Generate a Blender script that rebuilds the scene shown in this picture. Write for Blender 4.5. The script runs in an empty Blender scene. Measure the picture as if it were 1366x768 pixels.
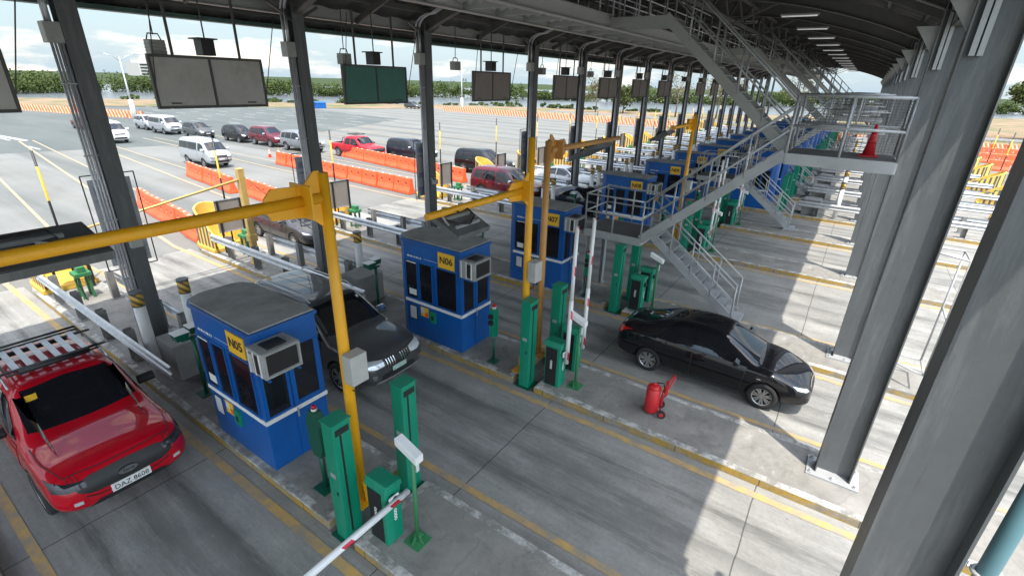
import bpy, bmesh, math, random
from mathutils import Vector, Matrix
from mathutils.bvhtree import BVHTree
random.seed(7)
R = math.radians
S = bpy.context.scene
COL = S.collection

# ------------------------------------------------------------------ camera
cam_d = bpy.data.cameras.new('camera'); cam = bpy.data.objects.new('camera', cam_d); COL.objects.link(cam)
S.camera = cam
cam_d.sensor_width = 36.0; cam_d.lens = 647.3 / 1366 * 36; cam_d.clip_start = 0.05; cam_d.clip_end = 3000
_r = Vector((0.822327, 0.56838581, 0.02675597)); _u = Vector((-0.24277377, 0.30793575, 0.91991112)); _f = Vector((-0.51462531, 0.76296339, -0.39121305))
cam.matrix_world = Matrix(((_r.x, _u.x, -_f.x, 0), (_r.y, _u.y, -_f.y, 0), (_r.z, _u.z, -_f.z, 6.5), (0, 0, 0, 1)))

# ------------------------------------------------------------------ sky and sun
to_sun = Vector((0.29, -0.23, 1.0)).normalized()
el = math.asin(to_sun.z); az = math.atan2(to_sun.x, to_sun.y)
W = bpy.data.worlds.new('World'); S.world = W; W.use_nodes = True
nt = W.node_tree; N = nt.nodes; Lk = nt.links
bg = N['Background']; bg.inputs['Strength'].default_value = 0.15
sky = N.new('ShaderNodeTexSky'); sky.sky_type = 'NISHITA'; sky.sun_disc = False
sky.sun_elevation = el; sky.sun_rotation = az; sky.air_density = 1.1; sky.dust_density = 0.5; sky.ozone_density = 1.6
tc = N.new('ShaderNodeTexCoord'); mp = N.new('ShaderNodeMapping'); mp.inputs['Scale'].default_value = (2.0, 2.0, 9.0)
n1 = N.new('ShaderNodeTexNoise'); n1.inputs['Scale'].default_value = 2.2; n1.inputs['Detail'].default_value = 9; n1.inputs['Roughness'].default_value = 0.58
rp = N.new('ShaderNodeValToRGB'); rp.color_ramp.elements[0].position = 0.49; rp.color_ramp.elements[1].position = 0.62
rp.color_ramp.elements[0].color = (0, 0, 0, 1); rp.color_ramp.elements[1].color = (0.9, 0.9, 0.9, 1)
mx = N.new('ShaderNodeMix'); mx.data_type = 'RGBA'; mx.inputs[7].default_value = (4.5, 4.65, 4.8, 1)
sz_ = N.new('ShaderNodeSeparateXYZ'); rz_ = N.new('ShaderNodeValToRGB'); rz_.color_ramp.elements[0].position = 0.0; rz_.color_ramp.elements[1].position = 0.6
rz_.color_ramp.elements[0].color = (0.9, 0.9, 0.9, 1); rz_.color_ramp.elements[1].color = (0, 0, 0, 1)
hz = N.new('ShaderNodeMix'); hz.data_type = 'RGBA'; hz.inputs[7].default_value = (1.45, 2.3, 3.45, 1)
Lk.new(tc.outputs['Generated'], mp.inputs[0]); Lk.new(mp.outputs[0], n1.inputs['Vector']); Lk.new(n1.outputs[0], rp.inputs[0])
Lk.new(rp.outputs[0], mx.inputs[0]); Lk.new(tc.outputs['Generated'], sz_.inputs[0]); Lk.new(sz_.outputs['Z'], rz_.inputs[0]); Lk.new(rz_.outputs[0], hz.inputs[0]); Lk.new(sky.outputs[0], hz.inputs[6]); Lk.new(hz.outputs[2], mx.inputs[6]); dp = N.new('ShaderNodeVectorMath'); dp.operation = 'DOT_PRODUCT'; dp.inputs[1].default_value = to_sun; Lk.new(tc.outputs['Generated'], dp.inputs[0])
gl = N.new('ShaderNodeMapRange'); gl.inputs['From Min'].default_value = 0.15; gl.inputs['From Max'].default_value = 0.95; gl.inputs['To Min'].default_value = 1.0; gl.inputs['To Max'].default_value = 3.5; gl.interpolation_type = 'SMOOTHSTEP'  # sky glow around the out-of-view sun, added as fill light under the canopy
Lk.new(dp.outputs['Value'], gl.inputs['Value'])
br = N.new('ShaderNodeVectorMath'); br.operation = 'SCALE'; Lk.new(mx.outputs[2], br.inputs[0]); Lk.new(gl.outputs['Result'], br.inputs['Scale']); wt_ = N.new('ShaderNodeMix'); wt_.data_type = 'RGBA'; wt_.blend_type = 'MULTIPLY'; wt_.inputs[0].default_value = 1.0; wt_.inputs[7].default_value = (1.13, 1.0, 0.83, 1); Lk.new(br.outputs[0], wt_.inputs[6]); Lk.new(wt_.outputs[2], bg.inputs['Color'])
sun_d = bpy.data.lights.new('sun', 'SUN'); sun_d.energy = 3.3; sun_d.angle = R(0.55); sun_d.color = (1, 0.95, 0.87)
sun = bpy.data.objects.new('sun', sun_d); COL.objects.link(sun)
sun.rotation_euler = to_sun.to_track_quat('Z', 'Y').to_euler()
S.view_settings.view_transform = 'Standard'; S.view_settings.look = 'None'; S.view_settings.gamma = 1
S.view_settings.use_curve_mapping = False; S.view_settings.exposure = 1.0

# ------------------------------------------------------------------ materials
def mat(name, col, rough=0.6, metal=0.0, var=0.15, scale=3.0, dirt=0.0, dirt_col=(0.12, 0.10, 0.08), bump=0.0, bscale=40.0, coat=0.0, emit=0.0, spec=0.5, dscale=1.2, detail=6):
    m = bpy.data.materials.new(name); m.use_nodes = True
    t = m.node_tree; n = t.nodes; l = t.links; b = n['Principled BSDF']
    b.inputs['Roughness'].default_value = rough; b.inputs['Metallic'].default_value = metal
    b.inputs['Coat Weight'].default_value = coat; b.inputs['Coat Roughness'].default_value = 0.03; b.inputs['Specular IOR Level'].default_value = spec
    c4 = (*col, 1)
    co = n.new('ShaderNodeTexCoord')
    nz = n.new('ShaderNodeTexNoise'); nz.inputs['Scale'].default_value = scale; nz.inputs['Detail'].default_value = detail; nz.inputs['Roughness'].default_value = 0.62
    l.new(co.outputs['Object'], nz.inputs['Vector'])
    r = n.new('ShaderNodeValToRGB'); r.color_ramp.elements[0].position = 0.3; r.color_ramp.elements[1].position = 0.7
    r.color_ramp.elements[0].color = (*[c * (1 - var) for c in col], 1); r.color_ramp.elements[1].color = (*[min(1, c * (1 + var)) for c in col], 1)
    l.new(nz.outputs[0], r.inputs[0]); out = r.outputs[0]
    if dirt > 0:
        n2 = n.new('ShaderNodeTexNoise'); n2.inputs['Scale'].default_value = dscale; n2.inputs['Detail'].default_value = 10; n2.inputs['Roughness'].default_value = 0.7
        l.new(co.outputs['Object'], n2.inputs['Vector'])
        r2 = n.new('ShaderNodeValToRGB'); r2.color_ramp.elements[0].position = 0.48; r2.color_ramp.elements[1].position = 0.68
        r2.color_ramp.elements[0].color = (0, 0, 0, 1); r2.color_ramp.elements[1].color = (dirt, dirt, dirt, 1)
        l.new(n2.outputs[0], r2.inputs[0])
        mm = n.new('ShaderNodeMix'); mm.data_type = 'RGBA'; mm.inputs[7].default_value = (*dirt_col, 1)
        l.new(r2.outputs[0], mm.inputs[0]); l.new(out, mm.inputs[6]); out = mm.outputs[2]
    l.new(out, b.inputs['Base Color'])
    if bump > 0:
        nb = n.new('ShaderNodeTexNoise'); nb.inputs['Scale'].default_value = bscale; nb.inputs['Detail'].default_value = 4
        l.new(co.outputs['Object'], nb.inputs['Vector'])
        bp = n.new('ShaderNodeBump'); bp.inputs['Strength'].default_value = bump; bp.inputs['Distance'].default_value = 0.02
        l.new(nb.outputs[0], bp.inputs['Height']); l.new(bp.outputs[0], b.inputs['Normal'])
    if emit > 0:
        b.inputs['Emission Color'].default_value = c4; b.inputs['Emission Strength'].default_value = emit
    return m

class G: pass
M = G()
M.col_steel = mat('column_grey_paint', (0.135, 0.145, 0.15), 0.45, 0.0, 0.14, 1.2, 0.7, (0.23, 0.24, 0.245), dscale=0.7)
M.steel = mat('grey_painted_steel', (0.40, 0.41, 0.415), 0.45, 0.2, 0.12, 2.0, 0.25, (0.16, 0.15, 0.13))
M.dark_steel = mat('dark_roof_steel', (0.10, 0.10, 0.095), 0.6, 0.1, 0.2, 1.5, 0.3, (0.10, 0.07, 0.045))
M.grey_beam = mat('walkway_beam_paint', (0.38, 0.385, 0.37), 0.5, 0.1, 0.12, 1.2, 0.25, (0.12, 0.11, 0.09))
M.roof = mat('roof_sheet_underside', (0.075, 0.073, 0.068), 0.7, 0.1, 0.25, 0.8, 0.4, (0.05, 0.045, 0.04))
M.teal = mat('teal_cladding', (0.07, 0.14, 0.125), 0.55, 0, 0.25, 2.0, 0.35, (0.05, 0.06, 0.05))
M.galv = mat('galvanised_rail', (0.50, 0.52, 0.54), 0.42, 0.55, 0.12, 5, 0.35, (0.25, 0.24, 0.22))
M.conduit = mat('pale_conduit', (0.55, 0.55, 0.58), 0.4, 0.3, 0.1)
M.conc = mat('block_concrete', (0.25, 0.245, 0.235), 0.85, 0, 0.18, 3, 0.4, (0.12, 0.115, 0.10), 0.4)
M.yellow = mat('yellow_paint', (0.78, 0.36, 0.008), 0.42, 0, 0.08, 3, 0.3, (0.40, 0.22, 0.04))
M.yellow_old = mat('faded_yellow_paint', (0.60, 0.40, 0.13), 0.6, 0, 0.12, 6, 0.5, (0.30, 0.2, 0.09))
M.tan = mat('tan_orange_paint', (0.50, 0.25, 0.07), 0.5, 0, 0.1)
M.pale_yellow = mat('nose_yellow_paint', (0.78, 0.50, 0.10), 0.55, 0, 0.12, 4, 0.4, (0.42, 0.30, 0.14))
M.green = mat('green_cabinet_paint', (0.002, 0.22, 0.125), 0.38, 0, 0.12, 2, 0.25, (0.02, 0.10, 0.06))
M.green_dark = mat('dark_green_paint', (0.003, 0.085, 0.048), 0.4, 0, 0.12)
M.green_mach = mat('machine_green_paint', (0.04, 0.20, 0.08), 0.5, 0, 0.15, 5, 0.3)
M.blue = mat('booth_blue_paint', (0.006, 0.10, 0.36), 0.36, 0, 0.10, 1.5, 0.35, (0.01, 0.05, 0.20))
M.booth_roof = mat('booth_roof_grey', (0.30, 0.30, 0.29), 0.85, 0, 0.15, 2.5, 0.45, (0.11, 0.105, 0.10))
M.glass = mat('dark_tinted_glass', (0.012, 0.012, 0.016), 0.06, 0, 0.2, spec=0.6)
M.cglass = mat('vehicle_glass', (0.010, 0.011, 0.014), 0.03, 0, 0.1, spec=0.7)
M.white = mat('white_paint', (0.78, 0.78, 0.76), 0.5, 0, 0.06, 4, 0.3, (0.45, 0.44, 0.42))
M.red = mat('red_paint', (0.55, 0.02, 0.025), 0.45, 0, 0.1, 5, 0.3, (0.25, 0.02, 0.02))
M.black = mat('black_plastic', (0.018, 0.018, 0.019), 0.5, 0, 0.2)
M.rubber = mat('tyre_rubber', (0.022, 0.022, 0.023), 0.85, 0, 0.25)
M.rim = mat('alloy_rim', (0.55, 0.56, 0.58), 0.28, 0.85, 0.08)
M.chrome = mat('chrome', (0.75, 0.76, 0.78), 0.12, 1.0, 0.04)
M.lamp = mat('headlamp_glass', (0.62, 0.64, 0.66), 0.10, 0.35, 0.25, 30)
M.dark_lamp = mat('dark_headlamp_glass', (0.03, 0.03, 0.034), 0.08, 0.2, 0.4, 20)
M.tail = mat('tail_lamp_red', (0.45, 0.01, 0.012), 0.15, 0, 0.15)
M.sign_yellow = mat('sign_yellow', (0.85, 0.48, 0.03), 0.5, 0, 0.05)
M.sign_ink = mat('sign_black', (0.015, 0.015, 0.015), 0.6, 0, 0.1)
M.orange = mat('orange_plastic', (0.80, 0.115, 0.035), 0.5, 0, 0.12, 2, 0.25, (0.5, 0.16, 0.09))
M.panel_back = mat('sign_back_panel', (0.52, 0.50, 0.47), 0.55, 0.1, 0.08, 2, 0.35, (0.20, 0.19, 0.17))
M.panel_tan = mat('sign_back_panel_tan', (0.30, 0.265, 0.24), 0.55, 0.1, 0.08, 2, 0.3, (0.13, 0.11, 0.1))
M.panel_green = mat('sign_back_panel_green', (0.07, 0.22, 0.18), 0.55, 0, 0.08, 2, 0.3, (0.04, 0.10, 0.085))
M.banner = mat('grey_banner', (0.58, 0.59, 0.62), 0.7, 0, 0.1, 6)
M.banner_b = mat('blue_print', (0.34, 0.37, 0.50), 0.7, 0, 0.1, 6)
M.paper = mat('paper', (0.60, 0.60, 0.60), 0.8, 0, 0.05)
M.ac = mat('aircon_casing', (0.34, 0.34, 0.33), 0.5, 0.1, 0.12, 4, 0.4, (0.2, 0.18, 0.15))
M.teal_pipe = mat('teal_pipe_paint', (0.09, 0.19, 0.215), 0.45, 0, 0.1)
M.box_grey = mat('meter_box_grey', (0.42, 0.42, 0.40), 0.5, 0, 0.08, 4, 0.2)
M.tube_lamp = mat('roof_lamp_tube', (0.9, 0.92, 0.88), 0.5, 0, 0.0, emit=0.14)

def paint(name, col, rough=0.25, metal=0.0): return mat(name, col, max(rough, 0.4), metal, 0.03, 8, 0.0, coat=1.0, spec=0.08)

#ROADS -----------------------------------
def nodes_mat(name):
    m = bpy.data.materials.new(name); m.use_nodes = True
    return m, m.node_tree.nodes, m.node_tree.links, m.node_tree.nodes['Principled BSDF']
class NB:
    def __init__(s, name):
        s.m, s.n, s.l, s.b = nodes_mat(name); s.co = s.n.new('ShaderNodeTexCoord')
        s.sx = s.n.new('ShaderNodeSeparateXYZ'); s.l.new(s.co.outputs['Object'], s.sx.inputs[0])
        s.vec = s.co.outputs['Object']
    def noise(s, scale, detail=6, rough=0.6, vscale=None):
        z = s.n.new('ShaderNodeTexNoise'); z.inputs['Scale'].default_value = scale; z.inputs['Detail'].default_value = detail; z.inputs['Roughness'].default_value = rough
        if vscale:
            mp = s.n.new('ShaderNodeMapping'); mp.inputs['Scale'].default_value = vscale; s.l.new(s.vec, mp.inputs[0]); s.l.new(mp.outputs[0], z.inputs['Vector'])
        else: s.l.new(s.vec, z.inputs['Vector'])
        return z.outputs[0]
    def ramp(s, v, stops):
        r = s.n.new('ShaderNodeValToRGB'); e = r.color_ramp.elements
        e[0].position, c0 = stops[0][0], stops[0][1]; e[1].position, c1 = stops[-1][0], stops[-1][1]
        f = lambda c: (c, c, c, 1) if not hasattr(c, '__len__') else (*c, 1)
        e[0].color = f(c0); e[1].color = f(c1)
        for p, c in stops[1:-1]:
            q = e.new(p); q.color = f(c)
        s.l.new(v, r.inputs[0]); return r.outputs[0]
    def mix(s, fac, a, b, mode='MIX'):
        x = s.n.new('ShaderNodeMix'); x.data_type = 'RGBA'; x.blend_type = mode
        for sock, v in ((x.inputs[0], fac), (x.inputs[6], a), (x.inputs[7], b)):
            if isinstance(v, (int, float)): sock.default_value = v
            elif isinstance(v, tuple): sock.default_value = (*v, 1)
            else: s.l.new(v, sock)
        return x.outputs[2]
    def math(s, op, a, b=None, c=None):
        x = s.n.new('ShaderNodeMath'); x.operation = op
        for i, v in enumerate((a, b, c)):
            if v is None: continue
            if isinstance(v, (int, float)): x.inputs[i].default_value = v
            else: s.l.new(v, x.inputs[i])
        return x.outputs[0]
    def done(s, col, rough=0.85, bump=0.3, bscale=30):
        s.l.new(col, s.b.inputs['Base Color']); s.b.inputs['Roughness'].default_value = rough; s.b.inputs['Specular IOR Level'].default_value = 0.12 if rough > 0.7 else 0.5
        if bump:
            bp = s.n.new('ShaderNodeBump'); bp.inputs['Strength'].default_value = bump; bp.inputs['Distance'].default_value = 0.015
            s.l.new(s.noise(bscale, 5), bp.inputs['Height']); s.l.new(bp.outputs[0], s.b.inputs['Normal'])
        return s.m
def line_mask(k, coord, period, width, off=0.0):
    a = k.math('ADD', coord, off + 1000 * period); b = k.math('MODULO', a, period); return k.math('LESS_THAN', b, width)

k = NB('plaza_concrete')
c = k.ramp(k.noise(0.25, 8), [(0.3, (0.135, 0.137, 0.126)), (0.7, (0.185, 0.187, 0.172))])
c = k.mix(k.ramp(k.noise(0.5, 7, 0.7, (0.05, 1.1, 1)), [(0.42, 0.0), (0.68, 0.75)]), c, (0.20, 0.205, 0.20))
w = k.math('SINE', k.math('MULTIPLY', k.sx.outputs['Y'], 2 * math.pi / 5.0))
w = k.math('MULTIPLY', k.ramp(w, [(0.1, 0.0), (0.95, 0.85)]), k.ramp(k.noise(0.6, 5, 0.6, (0.06, 0.5, 1)), [(0.35, 0.1), (0.6, 1.0)]))
c = k.mix(w, c, (0.10, 0.108, 0.104))
c = k.mix(k.ramp(k.noise(6, 8, 0.7), [(0.4, 0.0), (0.8, 0.35)]), c, (0.16, 0.16, 0.15))
c = k.mix(k.math('MULTIPLY', line_mask(k, k.sx.outputs['X'], 5.0, 0.035), 0.6), c, (0.12, 0.12, 0.11))
c = k.mix(k.math('MULTIPLY', line_mask(k, k.sx.outputs['Y'], 3.6, 0.035, 1.0), 0.6), c, (0.12, 0.12, 0.11))
M.plaza = k.done(c)

k = NB('lane_concrete')
ay = k.math('ABSOLUTE', k.sx.outputs['Y'])
c = k.ramp(k.noise(0.6, 9, 0.65), [(0.3, (0.235, 0.232, 0.215)), (0.7, (0.38, 0.37, 0.34))])
st = k.math('MULTIPLY', k.ramp(ay, [(0.0, 0.8), (0.35, 0.45), (0.72, 1.0), (1.05, 0.35), (1.3, 0.1)]), k.ramp(k.noise(1.0, 10, 0.78, (0.16, 1.3, 1)), [(0.38, 0.0), (0.55, 1.0)]))
c = k.mix(k.math('MULTIPLY', st, 0.68), c, (0.035, 0.036, 0.036))
c = k.mix(k.ramp(k.noise(14, 6, 0.75), [(0.45, 0.0), (0.85, 0.5)]), c, (0.12, 0.12, 0.115))
vo = k.n.new('ShaderNodeTexVoronoi'); vo.inputs['Scale'].default_value = 5.0; k.l.new(k.vec, vo.inputs['Vector'])
sp = k.math('MULTIPLY', k.ramp(vo.outputs['Distance'], [(0.0, 1.0), (0.10, 0.0)]), k.ramp(k.noise(0.9, 3), [(0.5, 0.0), (0.6, 0.8)]))
c = k.mix(sp, c, (0.03, 0.03, 0.03))
c = k.mix(k.ramp(k.noise(1.6, 10, 0.7), [(0.62, 0.0), (0.72, 0.45)]), c, (0.36, 0.36, 0.34))
c = k.mix(k.math('MULTIPLY', line_mask(k, k.math('ADD', k.sx.outputs['X'], k.math('MULTIPLY', k.noise(1.5, 2), 0.05)), 4.2, 0.022), 0.75), c, (0.05, 0.05, 0.05))
M.lane = k.done(c, 0.8, 0.35, 45)

k = NB('island_concrete')
c = k.ramp(k.noise(1.1, 9, 0.68), [(0.3, (0.18, 0.172, 0.155)), (0.7, (0.30, 0.288, 0.262))])
c = k.mix(k.ramp(k.noise(2.4, 10, 0.75), [(0.58, 0.0), (0.70, 0.5)]), c, (0.44, 0.43, 0.41))
c = k.mix(k.ramp(k.noise(1.7, 9, 0.8), [(0.5, 0.0), (0.8, 0.85)]), c, (0.08, 0.078, 0.07))
vo = k.n.new('ShaderNodeTexVoronoi'); vo.feature = 'DISTANCE_TO_EDGE'; vo.inputs['Scale'].default_value = 0.55
mpv = k.n.new('ShaderNodeMix'); mpv.data_type = 'RGBA'; mpv.inputs[0].default_value = 0.12; k.l.new(k.vec, mpv.inputs[6])
nzc = k.n.new('ShaderNodeTexNoise'); nzc.inputs['Scale'].default_value = 2; k.l.new(k.vec, nzc.inputs['Vector']); k.l.new(nzc.outputs['Color'], mpv.inputs[7]); k.l.new(mpv.outputs[2], vo.inputs['Vector'])
c = k.mix(k.ramp(vo.outputs['Distance'], [(0.0, 0.2), (0.003, 0.0)]), c, (0.06, 0.06, 0.055))
M.island = k.done(c, 0.88, 0.5, 35)

def kerb_mat(name, ycol, cover):
    k = NB(name)
    c = k.ramp(k.noise(2.5, 9, 0.7), [(0.3, (0.20, 0.19, 0.165)), (0.7, (0.36, 0.34, 0.30))])
    msk = k.ramp(k.noise(1.5, 10, 0.75, (0.6, 1, 2.2)), [(cover - 0.05, 1.0), (cover + 0.06, 0.0)])
    c = k.mix(msk, c, ycol)
    c = k.mix(k.ramp(k.noise(9, 8, 0.75), [(0.46, 0.0), (0.75, 0.55)]), c, (0.11, 0.095, 0.07))
    c = k.mix(k.math('MULTIPLY', line_mask(k, k.sx.outputs['X'], 1.5, 0.02), 0.7), c, (0.05, 0.045, 0.04))
    return k.done(c, 0.8, 0.4, 30)
M.kerb_yellow = kerb_mat('kerb_yellow_worn', (0.42, 0.27, 0.06), 0.51)
M.kerb_nose = kerb_mat('kerb_yellow_fresh', (0.68, 0.44, 0.09), 0.68)
k = NB('kerb_top_white')
c = k.ramp(k.noise(3.0, 9, 0.75), [(0.44, (0.22, 0.215, 0.195)), (0.60, (0.52, 0.51, 0.48))])
c = k.mix(k.ramp(k.noise(7, 8, 0.8), [(0.5, 0.0), (0.7, 0.8)]), c, (0.17, 0.165, 0.15))
M.kerb_top = k.done(c, 0.85, 0.5, 30)
def line_mat(name, colr, wear=0.5):
    k = NB(name)
    c = k.mix(k.ramp(k.noise(3.5, 10, 0.75), [(wear - 0.08, 0.0), (wear + 0.16, 0.85)]), colr, (0.24, 0.235, 0.215))
    return k.done(c, 0.8, 0.2, 40)
M.line_y = line_mat('yellow_lane_paint', (0.52, 0.33, 0.11), 0.46)
M.line_y2 = line_mat('yellow_plaza_paint', (0.42, 0.29, 0.12), 0.40)
M.line_w = line_mat('white_road_paint', (0.50, 0.50, 0.47), 0.48)
k = NB('asphalt'); c = k.ramp(k.noise(0.3, 8, 0.6, (0.2, 1, 1)), [(0.3, (0.085, 0.096, 0.094)), (0.7, (0.12, 0.132, 0.128))]); M.asphalt = k.done(c, 0.85, 0.2, 20)
k = NB('wetland'); c = k.ramp(k.noise(0.05, 8, 0.65), [(0.35, (0.028, 0.045, 0.018)), (0.65, (0.045, 0.062, 0.025))]); M.wet = k.done(c, 0.95, 0.3, 3)
k = NB('soil_and_grass'); c = k.ramp(k.noise(0.12, 8, 0.65), [(0.35, (0.10, 0.13, 0.05)), (0.5, (0.20, 0.155, 0.10)), (0.65, (0.30, 0.20, 0.13))]); M.soil = k.done(c, 0.95, 0.3, 3)
k = NB('water'); c = k.ramp(k.noise(0.05, 5), [(0.3, (0.10, 0.115, 0.13)), (0.7, (0.14, 0.155, 0.17))]); M.water = k.done(c, 0.22, 0.5, 1.5)
k = NB('mangrove_leaves'); c = k.ramp(k.noise(0.12, 6, 0.7), [(0.3, (0.045, 0.068, 0.02)), (0.5, (0.06, 0.085, 0.025)), (0.7, (0.08, 0.098, 0.032))]); M.mangrove = k.done(c, 0.75, 0)
k = NB('leaves'); c = k.ramp(k.noise(0.6, 6, 0.7), [(0.3, (0.03, 0.045, 0.014)), (0.7, (0.085, 0.10, 0.032))]); M.leaf = k.done(c, 0.75, 0)
k = NB('dry_leaves'); c = k.ramp(k.noise(0.6, 6, 0.7), [(0.3, (0.11, 0.11, 0.055)), (0.7, (0.22, 0.19, 0.11))]); M.leaf_dry = k.done(c, 0.75, 0)
M.bark = mat('bark', (0.14, 0.115, 0.09), 0.9)
# black and yellow bands for tall marker poles
k = NB('pole_bands'); b_ = line_mask(k, k.sx.outputs['Z'], 2.0, 1.0, 0.15); c = k.mix(b_, (0.66, 0.38, 0.03), (0.02, 0.02, 0.022)); M.bands = k.done(c, 0.5, 0)
k = NB('bollard_band'); b_ = line_mask(k, k.math('ADD', k.sx.outputs['Z'], k.sx.outputs['Y']), 0.16, 0.075); c = k.mix(b_, (0.62, 0.36, 0.05), (0.13, 0.11, 0.06)); M.bband = k.done(c, 0.5, 0)
k = NB('far_barrier_stripes'); b_ = line_mask(k, k.math('ADD', k.math('MULTIPLY', k.sx.outputs['Z'], 0.4), k.sx.outputs['X']), 0.5, 0.2); c = k.mix(b_, (0.55, 0.15, 0.05), (0.50, 0.40, 0.31)); M.fbar = k.done(c, 0.8, 0)
k = NB('arm_stripes'); ob = k.math('ADD', k.sx.outputs['Y'], k.math('MULTIPLY', k.sx.outputs['Z'], 0.8)); b_ = k.math('MULTIPLY', line_mask(k, ob, 0.8, 0.16, 0.12), k.math('GREATER_THAN', k.sx.outputs['X'], 0.026)); c = k.mix(b_, (0.74, 0.74, 0.73), (0.55, 0.03, 0.05)); M.arm = k.done(c, 0.45, 0)

def streaked(name, base, light, dark, rough):
    k = NB(name)
    c = k.ramp(k.noise(1.2, 9, 0.7), [(0.35, base), (0.65, tuple(v * 1.2 for v in base))])
    c = k.mix(k.ramp(k.noise(1.6, 9, 0.72, (2.2, 2.2, 0.22)), [(0.50, 0.0), (0.66, 0.75)]), c, light)
    c = k.mix(k.ramp(k.noise(3.0, 9, 0.8, (5, 5, 0.35)), [(0.56, 0.0), (0.74, 0.7)]), c, dark)
    c = k.mix(k.ramp(k.noise(22, 6, 0.8), [(0.66, 0.0), (0.72, 0.6)]), c, dark)
    m = k.done(c, rough, 0.08, 60); return m
M.col_steel = streaked('column_grey_paint', (0.095, 0.102, 0.105), (0.19, 0.198, 0.20), (0.05, 0.05, 0.047), 0.45)
M.yellow = streaked('yellow_paint', (0.72, 0.34, 0.008), (0.80, 0.42, 0.03), (0.42, 0.20, 0.02), 0.42)
M.green = streaked('green_cabinet_paint', (0.002, 0.21, 0.12), (0.02, 0.28, 0.17), (0.004, 0.11, 0.065), 0.4)

# ------------------------------------------------------------------ mesh helpers
class MB:
    def __init__(s): s.v = []; s.f = []; s.mi = []; s.sm = []
    def add(s, vs, fs, m=0, smooth=False):
        o = len(s.v); s.v += [tuple(v) for v in vs]; s.f += [tuple(i + o for i in f) for f in fs]; s.mi += [m] * len(fs); s.sm += [smooth] * len(fs); return s
    def box(s, x0, x1, y0, y1, z0, z1, m=0):
        vs = [(x, y, z) for x in (x0, x1) for y in (y0, y1) for z in (z0, z1)]
        return s.add(vs, [(0, 1, 3, 2), (4, 6, 7, 5), (0, 4, 5, 1), (2, 3, 7, 6), (0, 2, 6, 4), (1, 5, 7, 3)], m)
    def bar(s, p0, p1, w, h, m=0, up=(0, 0, 1)):
        p0 = Vector(p0); p1 = Vector(p1); d = (p1 - p0).normalized(); up = Vector(up)
        if abs(d.dot(up)) > 0.99: up = Vector((0, 1, 0))
        a = d.cross(up).normalized(); b = a.cross(d).normalized()
        vs = [p + a * (w / 2 * i) + b * (h / 2 * j) for p in (p0, p1) for i in (-1, 1) for j in (-1, 1)]
        return s.add(vs, [(0, 1, 3, 2), (4, 6, 7, 5), (0, 4, 5, 1), (2, 3, 7, 6), (0, 2, 6, 4), (1, 5, 7, 3)], m)
    def tube(s, pts, r, n=8, m=0, caps=True):
        pts = [Vector(p) for p in pts]; rs = r if hasattr(r, '__len__') else [r] * len(pts)
        vs = []; fs = []; prev = None
        for i, p in enumerate(pts):
            d = (pts[min(i + 1, len(pts) - 1)] - pts[max(i - 1, 0)]).normalized()
            if prev is None:
                up = Vector((0, 0, 1)) if abs(d.z) < 0.9 else Vector((1, 0, 0)); a = d.cross(up).normalized()
            else: a = (prev - d * prev.dot(d)).normalized()
            prev = a; b = d.cross(a)
            vs += [p + (a * math.cos(t) + b * math.sin(t)) * rs[i] for t in [2 * math.pi * j / n for j in range(n)]]
        for i in range(len(pts) - 1):
            for j in range(n): fs.append((i * n + j, i * n + (j + 1) % n, (i + 1) * n + (j + 1) % n, (i + 1) * n + j))
        s.add(vs, fs, m, True)
        if caps:
            o = len(s.v) - len(vs); s.f += [tuple(o + j for j in reversed(range(n))), tuple(o + (len(pts) - 1) * n + j for j in range(n))]; s.mi += [m, m]; s.sm += [False, False]
        return s
    def cyl(s, p0, p1, r, n=12, m=0): return s.tube([p0, p1], r, n, m)
    def prism(s, poly, a, b, axis='y', m=0):
        f = {'x': lambda u, v, t: (t, u, v), 'y': lambda u, v, t: (u, t, v), 'z': lambda u, v, t: (u, v, t)}[axis]
        n = len(poly); vs = [f(u, v, a) for u, v in poly] + [f(u, v, b) for u, v in poly]
        return s.add(vs, [tuple(range(n)), tuple(reversed(range(n, 2 * n)))] + [(i, i + n, (i + 1) % n + n, (i + 1) % n) for i in range(n)], m)
    def build(s, name, mats, parent=None, bevel=0.0, loc=(0, 0, 0)):
        me = bpy.data.meshes.new(name); me.from_pydata(s.v, [], s.f)
        if not isinstance(mats, (list, tuple)): mats = [mats]
        for m in mats: me.materials.append(m)
        me.polygons.foreach_set('material_index', s.mi); me.polygons.foreach_set('use_smooth', s.sm)
        bm = bmesh.new(); bm.from_mesh(me); bmesh.ops.recalc_face_normals(bm, faces=bm.faces); bm.to_mesh(me); bm.free()
        o = bpy.data.objects.new(name, me); COL.objects.link(o); o.location = loc
        if parent: o.parent = parent
        if bevel: bv = o.modifiers.new('b', 'BEVEL'); bv.width = bevel; bv.segments = 2; bv.limit_method = 'ANGLE'
        return o
def tag(o, label=None, cat=None, group=None, kind=None):
    for k_, v in (('label', label), ('category', cat), ('group', group), ('kind', kind)):
        if v: o[k_] = v
    return o
def thing(name, label, cat, loc=(0, 0, 0), group=None, rz=0):
    o = bpy.data.objects.new(name, None); COL.objects.link(o); o.location = loc; o.rotation_euler = (0, 0, rz)
    return tag(o, label, cat, group)
def struct(o): o['kind'] = 'structure'; return o
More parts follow.
